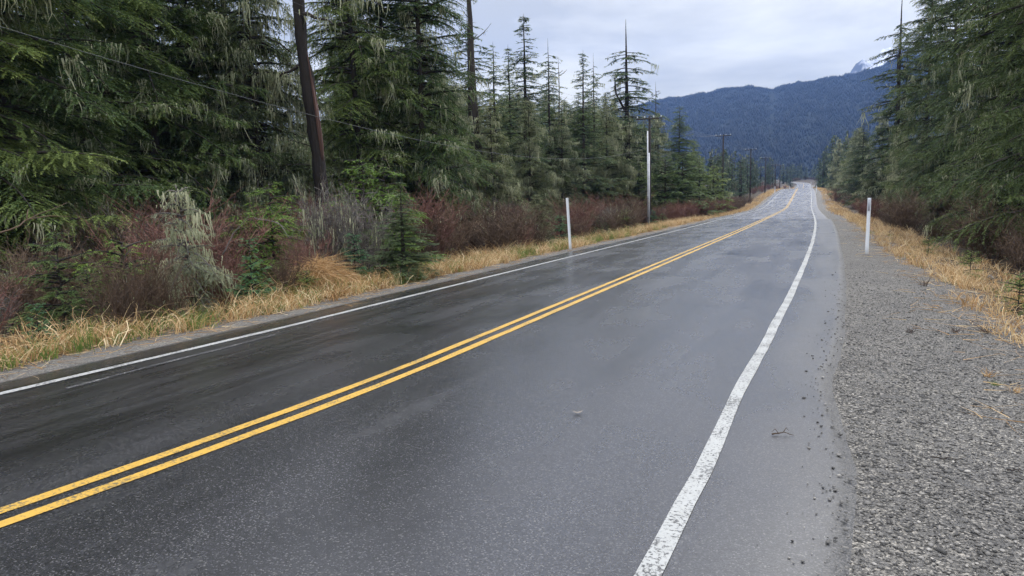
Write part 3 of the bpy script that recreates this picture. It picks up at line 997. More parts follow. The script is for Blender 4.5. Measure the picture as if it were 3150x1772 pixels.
T(1497, 70, 130, SPARSE[0], 'sparse spruce with a bent tip beside the dark cone shaped spruce', group=G1, width=1.1)
T(1528, 67, 232, LHEM[1], 'pale lichen-laden hemlock left of the twin topped tree', group=G1)
T(1578, 74, 46, SPARSE[1], 'tall tree with two dead leaders standing alone on the skyline', group=G1, width=1.5)
T(1585, 69, 285, LHEM[0], 'hemlock thick with pale lichen left of the first utility pole', group=G1)
T(1650, 84, 203, SNAG[1], 'dead grey spike just right of the first utility pole', group=G1)
T(1655, 80, 275, LHEM[1], 'hemlock with lichen behind the first utility pole', group=G1)
T(1708, 90, 262, HEM[2], 'last tall hemlock before the mountain, with a blunt top', group=G1, width=1.25)
T(1745, 108, 345, HEM[0], 'smaller hemlock stepping down below the blunt topped one', group=G1, width=1.2)

# the bare snag that leaves the top of the photo
T(1216, 47, None, SNAG[0], 'bare pole-like snag with a few lichen arms against open sky', h=22, group=G1, name='dead_tree', lean=-0.03)

# burnt dead trunk with the torn red strip
p = at(812, 27.5)
root = tag(empty('dead_tree', tuple(p)), 'thick leaning black dead trunk with a torn red strip of bare wood', 'tree')
w = MB()
top = 23.0
zz = np.linspace(-0.3, top, 60)
off = np.interp(zz, [0, 4, 8.5, 14, 23], [0, -.10, -.42, -.62, -.85])
tp = np.c_[off, 0 * zz, zz]
w.tube(tp, np.interp(zz, [0, 1, 6, 12, 23], [.30, .225, .215, .19, .13]) * (1 + .07 * np.sin(zz * 2.1) + .05 * np.sin(zz * 5.3)), 22, tint=0.0)
w.v[0] = w.v[0] + (fbm(w.v[0][:, 2] * 1.3, np.arctan2(w.v[0][:, 1], w.v[0][:, 0] - np.interp(w.v[0][:, 2], [0, 4, 8.5, 14, 23], [0, -.10, -.42, -.62, -.85])) * 3.0, 33, 3) - .5)[:, None] * np.array([.20, .16, 0])
obj('trunk', w.me('burnt_trunk', M_BARK, smooth=True), root)
M_RED = leafy('torn_wood', [(0, (0.030, 0.016, 0.013)), (0.5, (0.070, 0.037, 0.028)), (1, (0.20, 0.13, 0.11))], rough=0.85, transl=0)
w = MB()
r_ = np.random.default_rng(3)
for k in range(7):
    z0 = r_.uniform(3.9, 5.2); z1 = r_.uniform(6.0, 8.2)
    z_ = np.linspace(z0, z1, 8)
    an = r_.uniform(-1.0, -0.1)
    o_ = np.interp(z_, [0, 4, 8.5, 14, 23], [0, -.10, -.42, -.62, -.85])
    rr_ = 0.21 + 0.045 * np.sin(np.linspace(0, 3.1, 8))
    w.tube(np.c_[o_ + np.cos(an) * rr_, np.sin(an) * rr_, z_], np.interp(np.arange(8), [0, 2, 5, 7], [.012, .05, .04, .008]), 5, tint=r_.uniform(0.1, 0.9))
obj('torn_strip', w.me('torn_strip', M_RED), root)
w = MB(); wl_ = MB()
for k, (z0, L, a_) in enumerate([(10.6, 3.2, 0.15), (12.2, 2.4, 3.3), (13.5, 2.2, 0.6), (9.4, 1.4, -0.3), (15, 3, 2.6), (16.5, 2.6, 0.1), (7.6, 1.2, 2.9)]):
    t = np.linspace(0, 1, 8)
    o0 = np.interp(z0, [0, 4, 8.5, 14, 23], [0, -.10, -.42, -.62, -.85])
    ax = np.c_[o0 + np.cos(a_) * L * t, np.sin(a_) * L * t, z0 + L * (0.18 * t - 0.5 * t ** 2 + .05 * np.sin(t * 9))]
    w.tube(ax, np.linspace(.10, .02, 8), 6, tint=0.3)
    m_ = int(40 * L)
    q = r_.uniform(.15, 1, m_)
    P = np.stack([np.interp(q, t, ax[:, c]) for c in range(3)], 1) + r_.normal(size=(m_, 3)) * [.18, .18, .08]
    V, Q = ribbons(P, unit(np.c_[r_.normal(size=(m_, 2)) * .1, -np.ones(m_)]), np.clip(r_.exponential(.28, m_), .1, 1.2), r_.uniform(.02, .06, m_), r_, 3, wave=.05)
    wl_.add(V, Q=Q, tint=np.repeat(np.clip(r_.normal(.4, .2, m_), 0, 1), 3))
obj('limbs', w.me('burnt_limbs', M_BARK), root)
obj('hanging_lichen', wl_.me('burnt_lichen', M_LICH), root)

# rows of forest behind them
sky_px = [-400, 380, 560, 735, 750, 850, 870, 1135, 1150, 1200, 1300, 1400, 1500, 1600, 1700, 1745, 1960]
sky_py = [-500, -300, -150, -60, 250, 260, -80, -80, 250, 225, 205, 225, 260, 300, 325, 360, 420]
BACK = HEM + [SPR[0], SPR[2]] + LHEM
nb = 0
for k in range(400):
    if nb >= 92: break
    s_ = rng.uniform(-6, 120); u_b = -rng.uniform(22, 62)
    x_, y_ = xy(s_, u_b + float(tcen(s_)))
    if y_ < 9: continue
    pxx = ((x_ / y_) * F + 1575) / K
    if not -330 < pxx < 1760: continue
    p = np.array([x_, y_, float(hgt(x_, y_))])
    hmax = height_to(p, pxx, float(np.interp(pxx, sky_px, sky_py)))
    if 740 < pxx < 860 and y_ < 45: continue
    h_t = min(rng.uniform(15, 23), hmax * rng.uniform(0.86, 1.0))
    if h_t < 5: continue
    pr_ = BACK[rng.integers(len(BACK))] if h_t > 11 else LHEM[rng.integers(2)]
    place(pr_, p, h_t, 'dark conifer crowded in the forest behind the front row on the left', 'forest behind the front row of trees on the left', width=rng.uniform(0.85, 1.15))
    nb += 1

for k in range(60):
    px = rng.uniform(1120, 1745)
    tt_ = -rng.uniform(23, 40)
    m_ = (px - 1288) / 1786
    D = tt_ / (m_ * CT - ST)
    if D > 120: continue
    p = at(px, D)
    top = float(np.interp(px, [1120, 1200, 1400, 1600, 1745], [200, 212, 225, 255, 335])) + rng.uniform(-15, 55)
    place((LHEM + HEM + SPR[:1])[rng.integers(7)], p, max(5, height_to(p, px, top)), 'dense middle-row conifer filling the treeline left of the utility poles', 'conifers filling the middle of the treeline', width=rng.uniform(1.0, 1.3))

# bushy young conifers around the pole line
for px, D, top, wd, lab in [(1674, 70, 392, 1.35, 'bushy green young conifer just right of the first utility pole'), (1716, 72, 380, 1.3, 'tallest bushy young conifer between the first two utility poles'),
                            (1760, 80, 398, 1.3, 'bright bushy young conifer left of the second utility pole'), (1795, 90, 412, 1.2, 'low bushy young conifer at the foot of the second utility pole'),
                            (1608, 68, 402, 1.1, 'bushy young conifer just left of the first utility pole')]:
    T(px, D, top, BUSHY[int(px) % 2], lab, width=wd, group='bushy young conifers by the utility poles', name='young_conifer')
G5 = 'small far conifers behind the line of utility poles'
for k in range(64):
    D = rng.uniform(105, 330)
    px = np.interp(D, [105, 150, 200, 260, 330], [1795, 1850, 1885, 1915, 1945]) - rng.uniform(-8, 75) * (105 / D) ** 0.3
    top = np.interp(px, [1740, 1800, 1850, 1900, 1960], [375, 372, 385, 398, 412]) + rng.uniform(-14, 22)
    p = at(px, D)
    h_t = max(3.5, height_to(p, px, top))
    place(FARP[k % 3], p, h_t, 'small pointed conifer in the far row behind the utility poles', G5, width=rng.uniform(0.9, 1.3))

# ------------------------------------------------------------------ trees right of the road
G2 = 'tall conifers along the right edge of the road'
T(2252, 82, -30, SPARSE[1], 'dark narrow spruce forming the left outline of the right-hand trees', group=G2, width=1.15)
T(2268, 90, 95, SPR[0], 'spruce with tufted tips just right of the snowy peak', group=G2, width=1.0)
T(2322, 60, None, HEM[0], 'tall mossy hemlock second from the outline of the right-hand trees', h=24, group=G2, width=0.78)
T(2385, 52, None, HEM[1], 'tall hemlock with a big curved bare limb above the right post', h=24, group=G2, width=0.78)
T(2455, 43, None, HEM[2], 'broad hemlock with drooping dark boughs right of the curved limb', h=24, group=G2, width=0.78)
T(2530, 34, None, HEM[3], 'hemlock with a thick trunk near the right border', h=22, group=G2, width=0.78)
T(2600, 27, None, HEM[0], 'bright olive hemlock at the right border of the photo', h=21, group=G2, width=0.78)
T(2450, 37, 430, BUSHY[0], 'low dark bushy conifer in the brush at the right', width=1.2, group='low conifers in the right brush', name='young_conifer')
T(2530, 27, 430, BUSHY[1], 'low dark bushy conifer in the brush at the right border', width=1.2, group='low conifers in the right brush', name='young_conifer')
T(2370, 46, 430, BUSHY[1], 'low dark bushy conifer above the right road post', width=1.3, group='low conifers in the right brush', name='young_conifer')
T(2700, 22, None, HEM[2], 'hemlock reaching in from beyond the right border', h=20, group=G2, width=0.78)
T(2215, 88, 265, LHEM[0], 'lichen-draped hemlock lowest under the dark narrow spruce', group=G2, width=0.9)
T(2262, 72, 300, LHEM[1], 'pale olive lichen-hung hemlock behind the right road post', group=G2, width=0.9)
T(2325, 54, 300, LHEM[0], 'low lichen-hung hemlock right of the right road post', group=G2)
T(2400, 44, 280, LHEM[1], 'low dark hemlock hanging over the brown brush on the right', group=G2)
T(2490, 34, 300, LHEM[0], 'low hemlock with dead lower limbs over the brown brush', group=G2)
T(2168, 112, 305, HEM[2], 'hemlock with grey lichen left of the right-hand tree outline', group=G2, width=1.1)
T(2150, 125, 335, LHEM[1], 'smaller lichen hemlock stepping down towards the road bend', group=G2)
G3 = 'far conifers on the right towards the bend'
for k in range(26):
    D = rng.uniform(130, 330)
    px = np.interp(D, [130, 180, 250, 330], [2128, 2095, 2068, 2058]) + rng.uniform(0, 90) * (130 / D) ** .5
    top = np.interp(px, [2055, 2080, 2110, 2160, 2200], [400, 345, 328, 310, 290]) + rng.uniform(0, 35)
    p = at(px, D)
    place((FARP + LHEM)[rng.integers(5)] if D < 190 else FARP[k % 3], p, max(3.5, height_to(p, px, top)), 'grey-green conifer in the far right-hand row before the bend', G3, width=rng.uniform(0.9, 1.25))
for k in range(26):
    s_ = rng.uniform(18, 100); u_b = rng.uniform(19, 45)
    x_, y_ = xy(s_, u_b + float(tcen(s_)))
    pxx = ((x_ / y_) * F + 1575) / K
    if not 2290 < pxx < 2800: continue
    p = np.array([x_, y_, float(hgt(x_, y_))])
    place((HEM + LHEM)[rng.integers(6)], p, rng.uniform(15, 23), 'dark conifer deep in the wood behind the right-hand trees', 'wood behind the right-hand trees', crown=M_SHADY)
G4 = 'dark conifers closing the view at the road bend'
for k in range(46):
    px = rng.uniform(1925, 2085); D = rng.uniform(560, 660) if px > 1990 else rng.uniform(430, 620)
    p = at(px, D)
    top = rng.uniform(410, 424) - (6 if k % 7 == 0 else 0)
    place(FARP[k % 3], p, max(5, height_to(p, px, top)), 'dark far-off conifer closing the view beyond the road bend', G4, width=rng.uniform(1.1, 1.6))
# ------------------------------------------------------------------ bare shrubs
def shrub(name, seed, H, R, stems, m, lichen=0, fine=5, upright=0.6):
    r = np.random.default_rng(seed)
    w, lich = MB(), MB()
    for i in range(stems):
        a = r.uniform(0, 6.28); L = H * r.uniform(0.6, 1.1)
        lean = r.uniform(0.05, 1.0) * R / H
        b0 = np.r_[r.normal(size=2) * 0.18 * R, -0.05]
        t = np.linspace(0, 1, 6)
        P = b0 + np.c_[np.cos(a) * lean * L * t, np.sin(a) * lean * L * t, L * (t * 1.0 - 0.18 * lean * t ** 2)]
        P[:, :2] += np.cumsum(r.normal(size=(6, 2)) * 0.035, 0)
        tb = r.uniform(0.2, 0.7)
        w.tube(P, np.linspace(0.013, 0.004, 6), 3, tint=tb, cap=False)
        for j in range(9):
            q = r.uniform(0.15, 0.98)
            p = np.array([np.interp(q, t, P[:, c]) for c in range(3)])
            aa = a + r.normal() * 1.3
            d = unit(np.array([np.cos(aa), np.sin(aa), upright + abs(r.normal()) * 0.8]))
            l2 = H * r.uniform(0.15, 0.42)
            e = p + d * l2
            md = (p + e) / 2 + r.normal(size=3) * 0.03
            w.tube(np.stack([p, md, e]), [0.007, 0.005, 0.0025], 3, tint=min(1, tb + r.uniform(0, 0.2)), cap=False)
            n3 = fine
            f = r.random(n3)[:, None]
            PP = p * (1 - f) + e * f
            DD = unit(d + r.normal(size=(n3, 3)) * 0.7)
            V, Q = ribbons(PP, DD, r.uniform(0.10, 0.32, n3), np.full(n3, 0.008), r, 1, taper=False)
            w.add(V, Q=Q, tint=np.clip(tb + r.uniform(0, .3, n3), 0, 1))
            if lichen and r.random() < lichen:
                k = r.integers(1, 5)
                f = r.random(k)[:, None]
                V, Q = ribbons(p * (1 - f) + e * f, unit(np.c_[r.normal(size=(k, 2)) * .15, -np.ones(k)]), np.clip(r.exponential(.16, k), .06, .6), r.uniform(.015, .045, k), r, 2, wave=.06)
                lich.add(V, Q=Q, tint=np.repeat(np.clip(r.normal(.5, .2, k), 0, 1), 2))
    parts = [('branches', w.me(name + '_branches', m))]
    if lich.n: parts.append(('hanging_lichen', lich.me(name + '_lichen', M_LICH)))
    return Proto(name, parts, H)


RED = [shrub('red_shrub', 300 + i, 2.1, 1.25, 34, M_TWIG) for i in range(3)]
BRN = [shrub('brown_shrub', 310 + i, 2.0, 1.2, 34, M_BROWNTWIG, lichen=0.03) for i in range(2)]
GREY = [shrub('grey_shrub', 320 + i, 2.2, 1.2, 34, M_PALE, lichen=(0.05, 0.25)[i], fine=6) for i in range(2)]
LIME = [conifer('lime_shrub', 330, 1.5, 0.8, 36, 0.02, M_WEED, droop=(0.0, 0.35), rise=0.35, twig_gap=0.07, leaf=(0.06, 0.026), leaf_gap=0.05, trunk_r=0.02, lower_dead=0, power=0.5, twig_len=0.5)]
GS = 'bare shrubs in the thicket along the forest side of the road'
SHL = {0: 'leafless maroon twig shrub in the thicket along the forest side of the road', 1: 'leafless brown twig shrub in the thicket along the forest side of the road', 2: 'leafless grey twig shrub in the thicket along the forest side of the road'}
cnt = 0
KEEP = [(612, 14.5, 75), (492, 14.2, 95), (790, 17.5, 110), (880, 17.5, 60), (850, 19.5, 60), (1005, 17.5, 70), (672, 19.5, 62), (940, 20.8, 75), (430, 13, 60), (130, 12, 80), (1634, 61, 16), (330, 12, 50)]
for k in range(2500):
    if cnt >= 280: break
    s_ = 1.0 + 139 * rng.random() ** 1.7
    u_b = -rng.uniform(7.5, 17.5)
    if s_ > 62: u_b = -rng.uniform(6.6, 12.5)
    x_, y_ = xy(s_, u_b + float(tcen(s_)))
    if y_ < 5: continue
    pxx = ((x_ / y_) * F + 1575) / K
    if not -250 < pxx < 2000: continue
    if any(abs(pxx - a_) < c_ and y_ < b_ - .2 for a_, b_, c_ in KEEP): continue
    v = float(fbm(s_ * 0.12, u_b * 0.3, 77))
    grey = pxx < 650 and rng.random() < 0.12
    kind = 2 if grey or rng.random() < 0.07 else (0 if v + rng.normal() * .09 > (0.44 if y_ < 40 else .52) else 1)
    if pxx < 240 and rng.random() < 0.3: continue
    front = ssm(7.0, 10.0, -u_b)
    h_t = rng.uniform(1.2, 1.6) + 1.15 * float(front) * rng.uniform(0.5, 1.05)
    h_t *= rng.uniform(.62, 1.22)
    if pxx < 260: h_t *= 0.8
    if s_ > 62: h_t = rng.uniform(1.1, 1.9)
    pr_ = {0: RED[k % 3], 1: BRN[k % 2], 2: GREY[k % 2]}[kind]
    place(pr_, (x_, y_, float(hgt(x_, y_))), h_t, SHL[kind], GS, 'shrub', 'bare_shrub', width=rng.uniform(0.9, 1.35), sink=0.03)
    cnt += 1
for k in range(30):
    p = at(rng.uniform(1992, 2062), rng.uniform(548, 575))
    place(BRN[k % 2], p, rng.uniform(1.0, 1.9), 'brown twig shrub closing the view at the far bend', 'shrubs closing the view at the far bend', 'shrub', 'bare_shrub', width=2.2, sink=0.03)
for k in range(26):      # the bank beyond the crest and the inside of the bend
    s_ = rng.uniform(150, 470); u_b = -rng.uniform(7.5, 24)
    x_, y_ = xy(s_, u_b + float(tcen(s_)))
    place(RED[k % 3], (x_, y_, float(hgt(x_, y_))), rng.uniform(1.4, 2.2), 'maroon twig shrub on the far bank beyond the crest of the road', 'shrubs on the far bank beyond the crest', 'shrub', 'bare_shrub', width=1.7, sink=0.03)
cnt = 0
for k in range(600):
    if cnt >= 52: break
    s_ = 12 + 130 * rng.random() ** 1.6
    u_b = rng.uniform(7.6, 12.0)
    x_, y_ = xy(s_, u_b + float(tcen(s_)))
    pxx = ((x_ / y_) * F + 1575) / K
    if not pxx < 2700: continue
    place(BRN[k % 2] if s_ < 70 else RED[k % 3], (x_, y_, float(hgt(x_, y_))), rng.uniform(1.0, 2.6), 'leafless brown twig shrub below the trees on the right side of the road', 'bare brush below the right-hand trees', 'shrub', 'bare_shrub', width=rng.uniform(.9, 1.3), sink=0.03)
    cnt += 1

for px, D, h_t in ((262, 11.4, 1.25), (318, 11.9, 1.45), (385, 12.6, 1.3), (545, 13.8, 1.1), (700, 15.2, 1.25), (740, 16.4, 1.4), (10, 15.0, 1.9), (90, 15.8, 2.1)):
    T(px, D, None, (BRN + RED[:1])[int(px) % 3], 'thin brown twiggy shrub standing in the straw at the near roadside', name='bare_shrub', group='thin shrubs in the near roadside straw', h=h_t, width=.8)
for k in range(26):
    s_ = rng.uniform(9, 95); u_b = -rng.uniform(7.0, 11.5)
    x_, y_ = xy(s_, u_b + float(tcen(s_)))
    if not 930 < ((x_ / y_) * F + 1575) / K < 2000: continue
    place([SAPH, SAPH, YOUNG[0], SAP[1], LIME[0]][k % 5], (x_, y_, float(hgt(x_, y_))), rng.uniform(.8, 2.1), 'small green conifer seedling growing up between the bare shrubs', 'green seedlings among the bare shrubs', 'tree', 'conifer_seedling', width=rng.uniform(.9, 1.3), sink=.03)
# single plants that stand out
T(912, 20.6, 385, YOUNG[0], 'bright green young hemlock right of the foot of the burnt trunk', width=1.4, group='bright young hemlocks', name='young_hemlock')
T(968, 21.2, 398, YOUNG[1], 'spreading bright young hemlock above the maroon brush', width=1.0, group='bright young hemlocks', name='young_hemlock')
T(672, 19.5, 443, YOUNG[1], 'bright yellow-green young hemlock left of the burnt trunk', width=1.25, group='bright young hemlocks', name='young_hemlock')
T(1005, 17.5, 440, SPR[2], 'shaggy dark young spruce in the middle of the brush', width=2.6, name='young_spruce')
T(1350, 34, 470, LHEM[0], 'small mossy evergreen in the brush left of the white post', width=1.3, name='young_hemlock')
T(120, 13.6, 565, SAPH, 'feathery dark young hemlock near the left border', width=1.15, name='young_hemlock')
T(190, 12.8, 660, SAPH, 'low green young hemlock right of the feathery one near the left border', width=1.2, name='young_hemlock')
T(48, 9.7, 742, SAP[0], 'tiny spruce sapling in the straw at the left border', name='spruce_sapling')
p = at(612, 13.6)
place(SAP[0], p, height_to(p, 612, 598), 'fresh green spruce sapling standing in the straw by the road', cat='tree', name='spruce_sapling', width=1.05, sink=.02)
p = at(880, 16.9)
place(SAP[1], p, height_to(p, 880, 584), 'small dark spruce sapling right of the tan grass heap', cat='tree', name='spruce_sapling', width=1.0, sink=.02)
for px, py, top, lab in [(430, 800, 680, 'lime green leafy shrub in the straw left of the spruce sapling'), (515, 790, 705, 'low lime green shrub just left of the spruce sapling'), (655, 775, 715, 'low lime green shrub at the foot of the spruce sapling'),
                         (775, 752, 690, 'low leafy green shrub at the foot of the tan grass heap'), (330, 826, 640, 'olive green shrub with thin bare shoots at the roadside'), (2440, 700, 640, 'green leafy shrub at the edge of the right gravel'),
                         (2335, 640, 600, 'small green shrub in the straw right of the right post'), (2560, 790, 700, 'green leafy shrub by the right border')]:
    p = on_ground(px, py)
    place(LIME[0], p, 1.25 * max(.4, height_to(p, px, top)), lab, 'low green shrubs in the roadside straw', 'shrub', 'green_shrub', width=rng.uniform(.9, 1.3), sink=.03)

M_DIM = leafy('lichen_needles', [(0, (.05, .065, .04)), (.5, (.13, .15, .09)), (1, (.27, .29, .18))])
VEIL = conifer('veil_shrub', 340, 3, 1.15, 60, 0.12, M_DIM, droop=(.1, .9), rise=.25, twig_gap=.06, leaf=(.05, .014), leaf_gap=.026, trunk_r=.03, lower_dead=8, power=.5, twig_len=.5, lichen=9, lich_len=.26, crook=.5, bark=M_PALE)
T(468, 13.6, 440, VEIL, 'dead shrub draped in long veils of pale green lichen', name='lichen_shrub', lean=.20, lean_dir=0.0, width=.85)
TUFT = shrub('tuft_shrub', 341, 2.2, 1.0, 40, M_PALE, lichen=.75, fine=5)
ASH = shrub('ash_shrub', 342, 2.1, 1.4, 44, M_PALE, lichen=.22, fine=7)
T(808, 18.4, 468, TUFT, 'pale shrub with yellowish lichen tufts at the foot of the burnt trunk', name='lichen_shrub', width=.6)
T(888, 18.8, 490, ASH, 'ash grey twig shrub speckled with lichen right of the burnt trunk', name='lichen_shrub', width=.8)

# fallen branch and dead sticks in the thicket
def stick(pts, rad, label, m, name='dead_branch', cat='branch', forks=()):
    w = MB()
    pts = np.array(pts, float)
    t = np.linspace(0, 1, len(pts)); tt = np.linspace(0, 1, 9)
    P = np.stack([np.interp(tt, t, pts[:, c]) for c in range(3)], 1)
    P += np.random.default_rng(len(label)).normal(size=P.shape) * rad * .8
    w.tube(P, np.linspace(rad, rad * .35, 9), 6, tint=.5)
    for f, d in forks:
        b = np.array([np.interp(f, tt, P[:, c]) for c in range(3)])
        w.tube(np.stack([b, b + np.array(d) * .5 + [0, 0, .03], b + np.array(d)]), [rad * .6, rad * .45, rad * .2], 5, tint=.6)
    return tag(obj(name, w.me(name, m)), label, cat)


def pt(px, py, D):
    d = ray(px, py)
    return np.array([0, 0, CAMZ]) + d * (D / d[1])


stick([pt(-30, 600, 10.5), pt(40, 570, 10.8), pt(78, 548, 11.0), pt(170, 510, 11.2)], .016, 'bare tan fallen branch with a forked end near the left border', M_BROWNTWIG, forks=((.55, (-.02, .1, .16)), (.6, (.6, .05, .02))))
stick([pt(640, 548, 17), pt(700, 560, 17.2), pt(730, 600, 17.0)], .018, 'pale dead stick poking out of the maroon brush', M_PALE, forks=((.4, (.3, 0, -.2)),))
stick([pt(560, 640, 15), pt(585, 590, 15.2), pt(628, 545, 15.4)], .014, 'pale slanting dead stick beside the lichen-draped shrub', M_PALE)
g = on_ground(206, 862)
stick([g + [-.22, 0, .03], g + [0, .02, .06], g + [.16, .03, .05]], .05, 'short charred piece of wood lying at the edge of the straw', M_BARK, 'driftwood', 'wood')
g = on_ground(1962, 1108)
stick([g + [-.06, 0, .035], g + [.02, .01, .045], g + [.09, -.01, .035]], .006, 'small brown twig lying on the tarmac shoulder', M_BROWNTWIG, 'twig', 'twig', forks=((.3, (-.04, .03, 0)), (.6, (.05, .03, 0))))
g = on_ground(2380, 1166)
stick([g + [-.09, .02, .02], g + [0, 0, .025], g + [.09, -.02, .02]], .006, 'thin dark stick lying on the gravel', M_BARK, 'twig', 'twig')
g = on_ground(2560, 1192)
stick([g + [-.05, .02, .02], g + [.04, 0, .022]], .006, 'short dark stick on the gravel near the right border', M_BARK, 'twig', 'twig')
# pale leaf on the tarmac
g = on_ground(1453, 1053)
w = MB()
a_ = np.linspace(0, 2 * np.pi, 13)[:-1]
ring = np.c_[np.cos(a_) * .045, np.sin(a_) * .018 * (1 + .3 * np.cos(a_)), .006 + .008 * np.cos(a_ * 2)]
w.add(np.vstack([ring, [[0, 0, .003]]]) + g + [0, 0, .04], T=[(i, (i + 1) % 12, 12) for i in range(12)], tint=.9)
tag(obj('fallen_leaf', w.me('fallen_leaf', M_PALE)), 'small pale leaf lying on the bare tarmac of the near lane', 'leaf')
# crumpled white litter in the right brush
g = on_ground(2490, 712)
bm_r = np.random.default_rng(8)
w = MB()
th_ = np.linspace(0, 2 * np.pi, 11)[:-1]
rows = []
for j, ph in enumerate(np.linspace(-1.3, 1.3, 6)):
    rr_ = bm_r.uniform(.02, .075, 10) * math.cos(ph) + .006
    rows.append(np.c_[np.cos(th_) * rr_ * 1.4, np.sin(th_) * rr_, np.full(10, .12 + .05 * math.sin(ph)) + bm_r.normal(size=10) * .02])
Vv = np.concatenate(rows)
w.add(Vv + g, Q=[(j * 10 + i, j * 10 + (i + 1) % 10, j * 10 + 10 + (i + 1) % 10, j * 10 + 10 + i) for j in range(5) for i in range(10)], tint=.5)
tag(obj('plastic_bag', w.me('plastic_bag', M_WHITE)), 'crumpled white plastic litter caught in the straw on the right', 'litter')

# ------------------------------------------------------------------ straw
def straw(s, u, L, W, r, lean=0.45, sag=(0.35, 0.95), seg=4, tint=(0.5, 0.2)):
    P = sutoxyz(s, u, -0.02)
    n_ = len(s)
    a = r.uniform(0, 6.28, n_)
    D = unit(np.c_[np.cos(a) * lean * r.uniform(.3, 1.2, n_), np.sin(a) * lean * r.uniform(.3, 1.2, n_), np.ones(n_)])
    V, Q = ribbons(P, D, L, W, r, seg, sag=r.uniform(*sag, n_), taper=True, wave=.10)
    return V, Q, np.repeat(np.clip(r.normal(tint[0], tint[1], n_), 0, 1), seg)


def tufts(n, smp, blades, Lr, Wr, r, spread=.09, dens=None, tint=(.5, .2), **kw):
    m = MB()
    s, u = smp(n)
    k = dens(s, u) > r.random(n) if dens else np.ones(n, bool)
    s, u = s[k], u[k]
    bl = r.integers(*blades, len(s))
    rep = np.repeat(np.arange(len(s)), bl)
    S_ = s[rep] + r.normal(size=len(rep)) * spread; U_ = u[rep] + r.normal(size=len(rep)) * spread
    sz = r.uniform(.6, 1.2, len(s))[rep]
    tn = r.normal(tint[0], .14, len(s))[rep]
    V, Q, t = straw(S_, U_, r.uniform(*Lr, len(rep)) * sz, r.uniform(*Wr, len(rep)), r, tint=(0, tint[1]), **kw)
    seg = len(t) // len(rep)
    m.add(V, Q=Q, tint=np.clip(np.repeat(r.normal(size=len(rep)) * tint[1] + tn, seg), 0, 1))
    return m


r5 = np.random.default_rng(55)
left_edge = lambda s: -5.05 + .45 * (vnoise(s * .8, 0 * s, 61) - .5)
def smpL(a, b, d, pw=1.0):
    def f(n):
        s = a + (b - a) * r5.random(n) ** pw
        return s, left_edge(s) - d * r5.random(n) ** 1.5
    return f
def densL(s, u): return np.clip(2.6 * fbm(s * .45, u * .9, 71, 3) - .85 + .25 * (s > 13), .06, 1)
mb1 = tufts(2000, smpL(1, 62, 3.0, 1.15), (10, 30), (.40, 1.1), (.008, .020), r5, dens=densL, spread=.07, sag=(.4, 1.1), tint=(.58, .22))
mbt = tufts(430, smpL(1, 19, 2.8), (10, 24), (.6, 1.3), (.009, .022), r5, dens=lambda s, u: np.clip(2.4 * fbm(s * .7, u * .9, 79, 3) - .65, .1, 1) * (np.abs(s - 10.8) > .9), spread=.06, sag=(.45, 1.1), tint=(.6, .2), lean=.5)
for i in range(len(mbt.v)): mb1.add(mbt.v[i], Q=mbt.q[i] - mbt.q[i].min(), tint=mbt.tq[i])
tag(obj('dry_grass', mb1.me('dry_grass', M_STRAW)), 'arching straw-coloured grass along the forest side of the near road', kind='stuff')
mb2 = tufts(1900, smpL(55, 235, 2.4), (8, 14), (.4, .95), (.018, .035), r5, dens=lambda s, u: np.clip(2.2 * fbm(s * .12, u * .5, 72, 3) - .3, .15, 1), seg=3, spread=.2, tint=(.55, .2))
for s0_, s1_, n_ in ((255, 475, 500),):
    s = r5.uniform(s0_, s1_, n_ * 8); u = -5.2 - 5 * r5.random(n_ * 8) ** 2
    V, Q, t_ = straw(s, u, r5.uniform(.5, 1.1, len(s)), r5.uniform(.05, .09, len(s)), r5, seg=2)
    mb2.add(V, Q=Q, tint=t_)
tag(obj('dry_grass', mb2.me('dry_grass_far', M_STRAW)), 'straw-coloured grass along the far stretch of the left roadside', kind='stuff')
right_edge = lambda s: np.interp(s, [0, 8, 14, 22, 30, 60, 120], [6.5, 6.35, 6.2, 6.0, 5.9, 5.6, 5.6]) + .5 * (vnoise(s * .7, 0 * s, 63) - .5)
def smpR(a, b, d, pw=1.0):
    def f(n):
        s = a + (b - a) * r5.random(n) ** pw
        return s, right_edge(s) + d * r5.random(n) ** 1.4
    return f
mb3 = tufts(1250, smpR(5, 62, 2.6, 1.35), (9, 24), (.3, .95), (.007, .018), r5, sag=(.4, 1.0), tint=(.58, .22), dens=lambda s, u: np.clip(2.4 * fbm(s * .5, u * .8, 73, 3) - .6 + .35 * (s < 22), .05, 1))
tag(obj('dry_grass', mb3.me('dry_grass_right', M_STRAW)), 'straw-coloured grass along the edge of the right gravel verge', kind='stuff')
mb4 = tufts(1300, smpR(58, 240, 2.6), (8, 14), (.4, .95), (.018, .035), r5, dens=lambda s, u: np.clip(2.2 * fbm(s * .12, u * .5, 74, 3) - .2, .15, 1), seg=3, spread=.2, tint=(.55, .2))
s = r5.uniform(255, 470, 3000); u = 5.4 + 5 * r5.random(3000) ** 2
V, Q, t_ = straw(s, u, r5.uniform(.5, 1.1, len(s)), r5.uniform(.05, .09, len(s)), r5, seg=2)
mb4.add(V, Q=Q, tint=t_)
tag(obj('dry_grass', mb4.me('dry_grass_far_right', M_STRAW)), 'straw-coloured grass along the far stretch of the right roadside', kind='stuff')
mbs = tufts(420, lambda n: (5 + 75 * r5.random(n) ** 1.2, -7.2 - 2.6 * r5.random(n)), (8, 20), (.5, 1.25), (.008, .018), r5, dens=lambda s, u: np.clip(3.0 * fbm(s * .22, u * .5, 83, 3) - 1.2, 0, 1), spread=.10, sag=(.3, .9), tint=(.5, .2))
tag(obj('dry_grass', mbs.me('dry_grass_thicket', M_STRAW)), 'tall straw stalks standing between the front shrubs of the left thicket', kind='stuff')
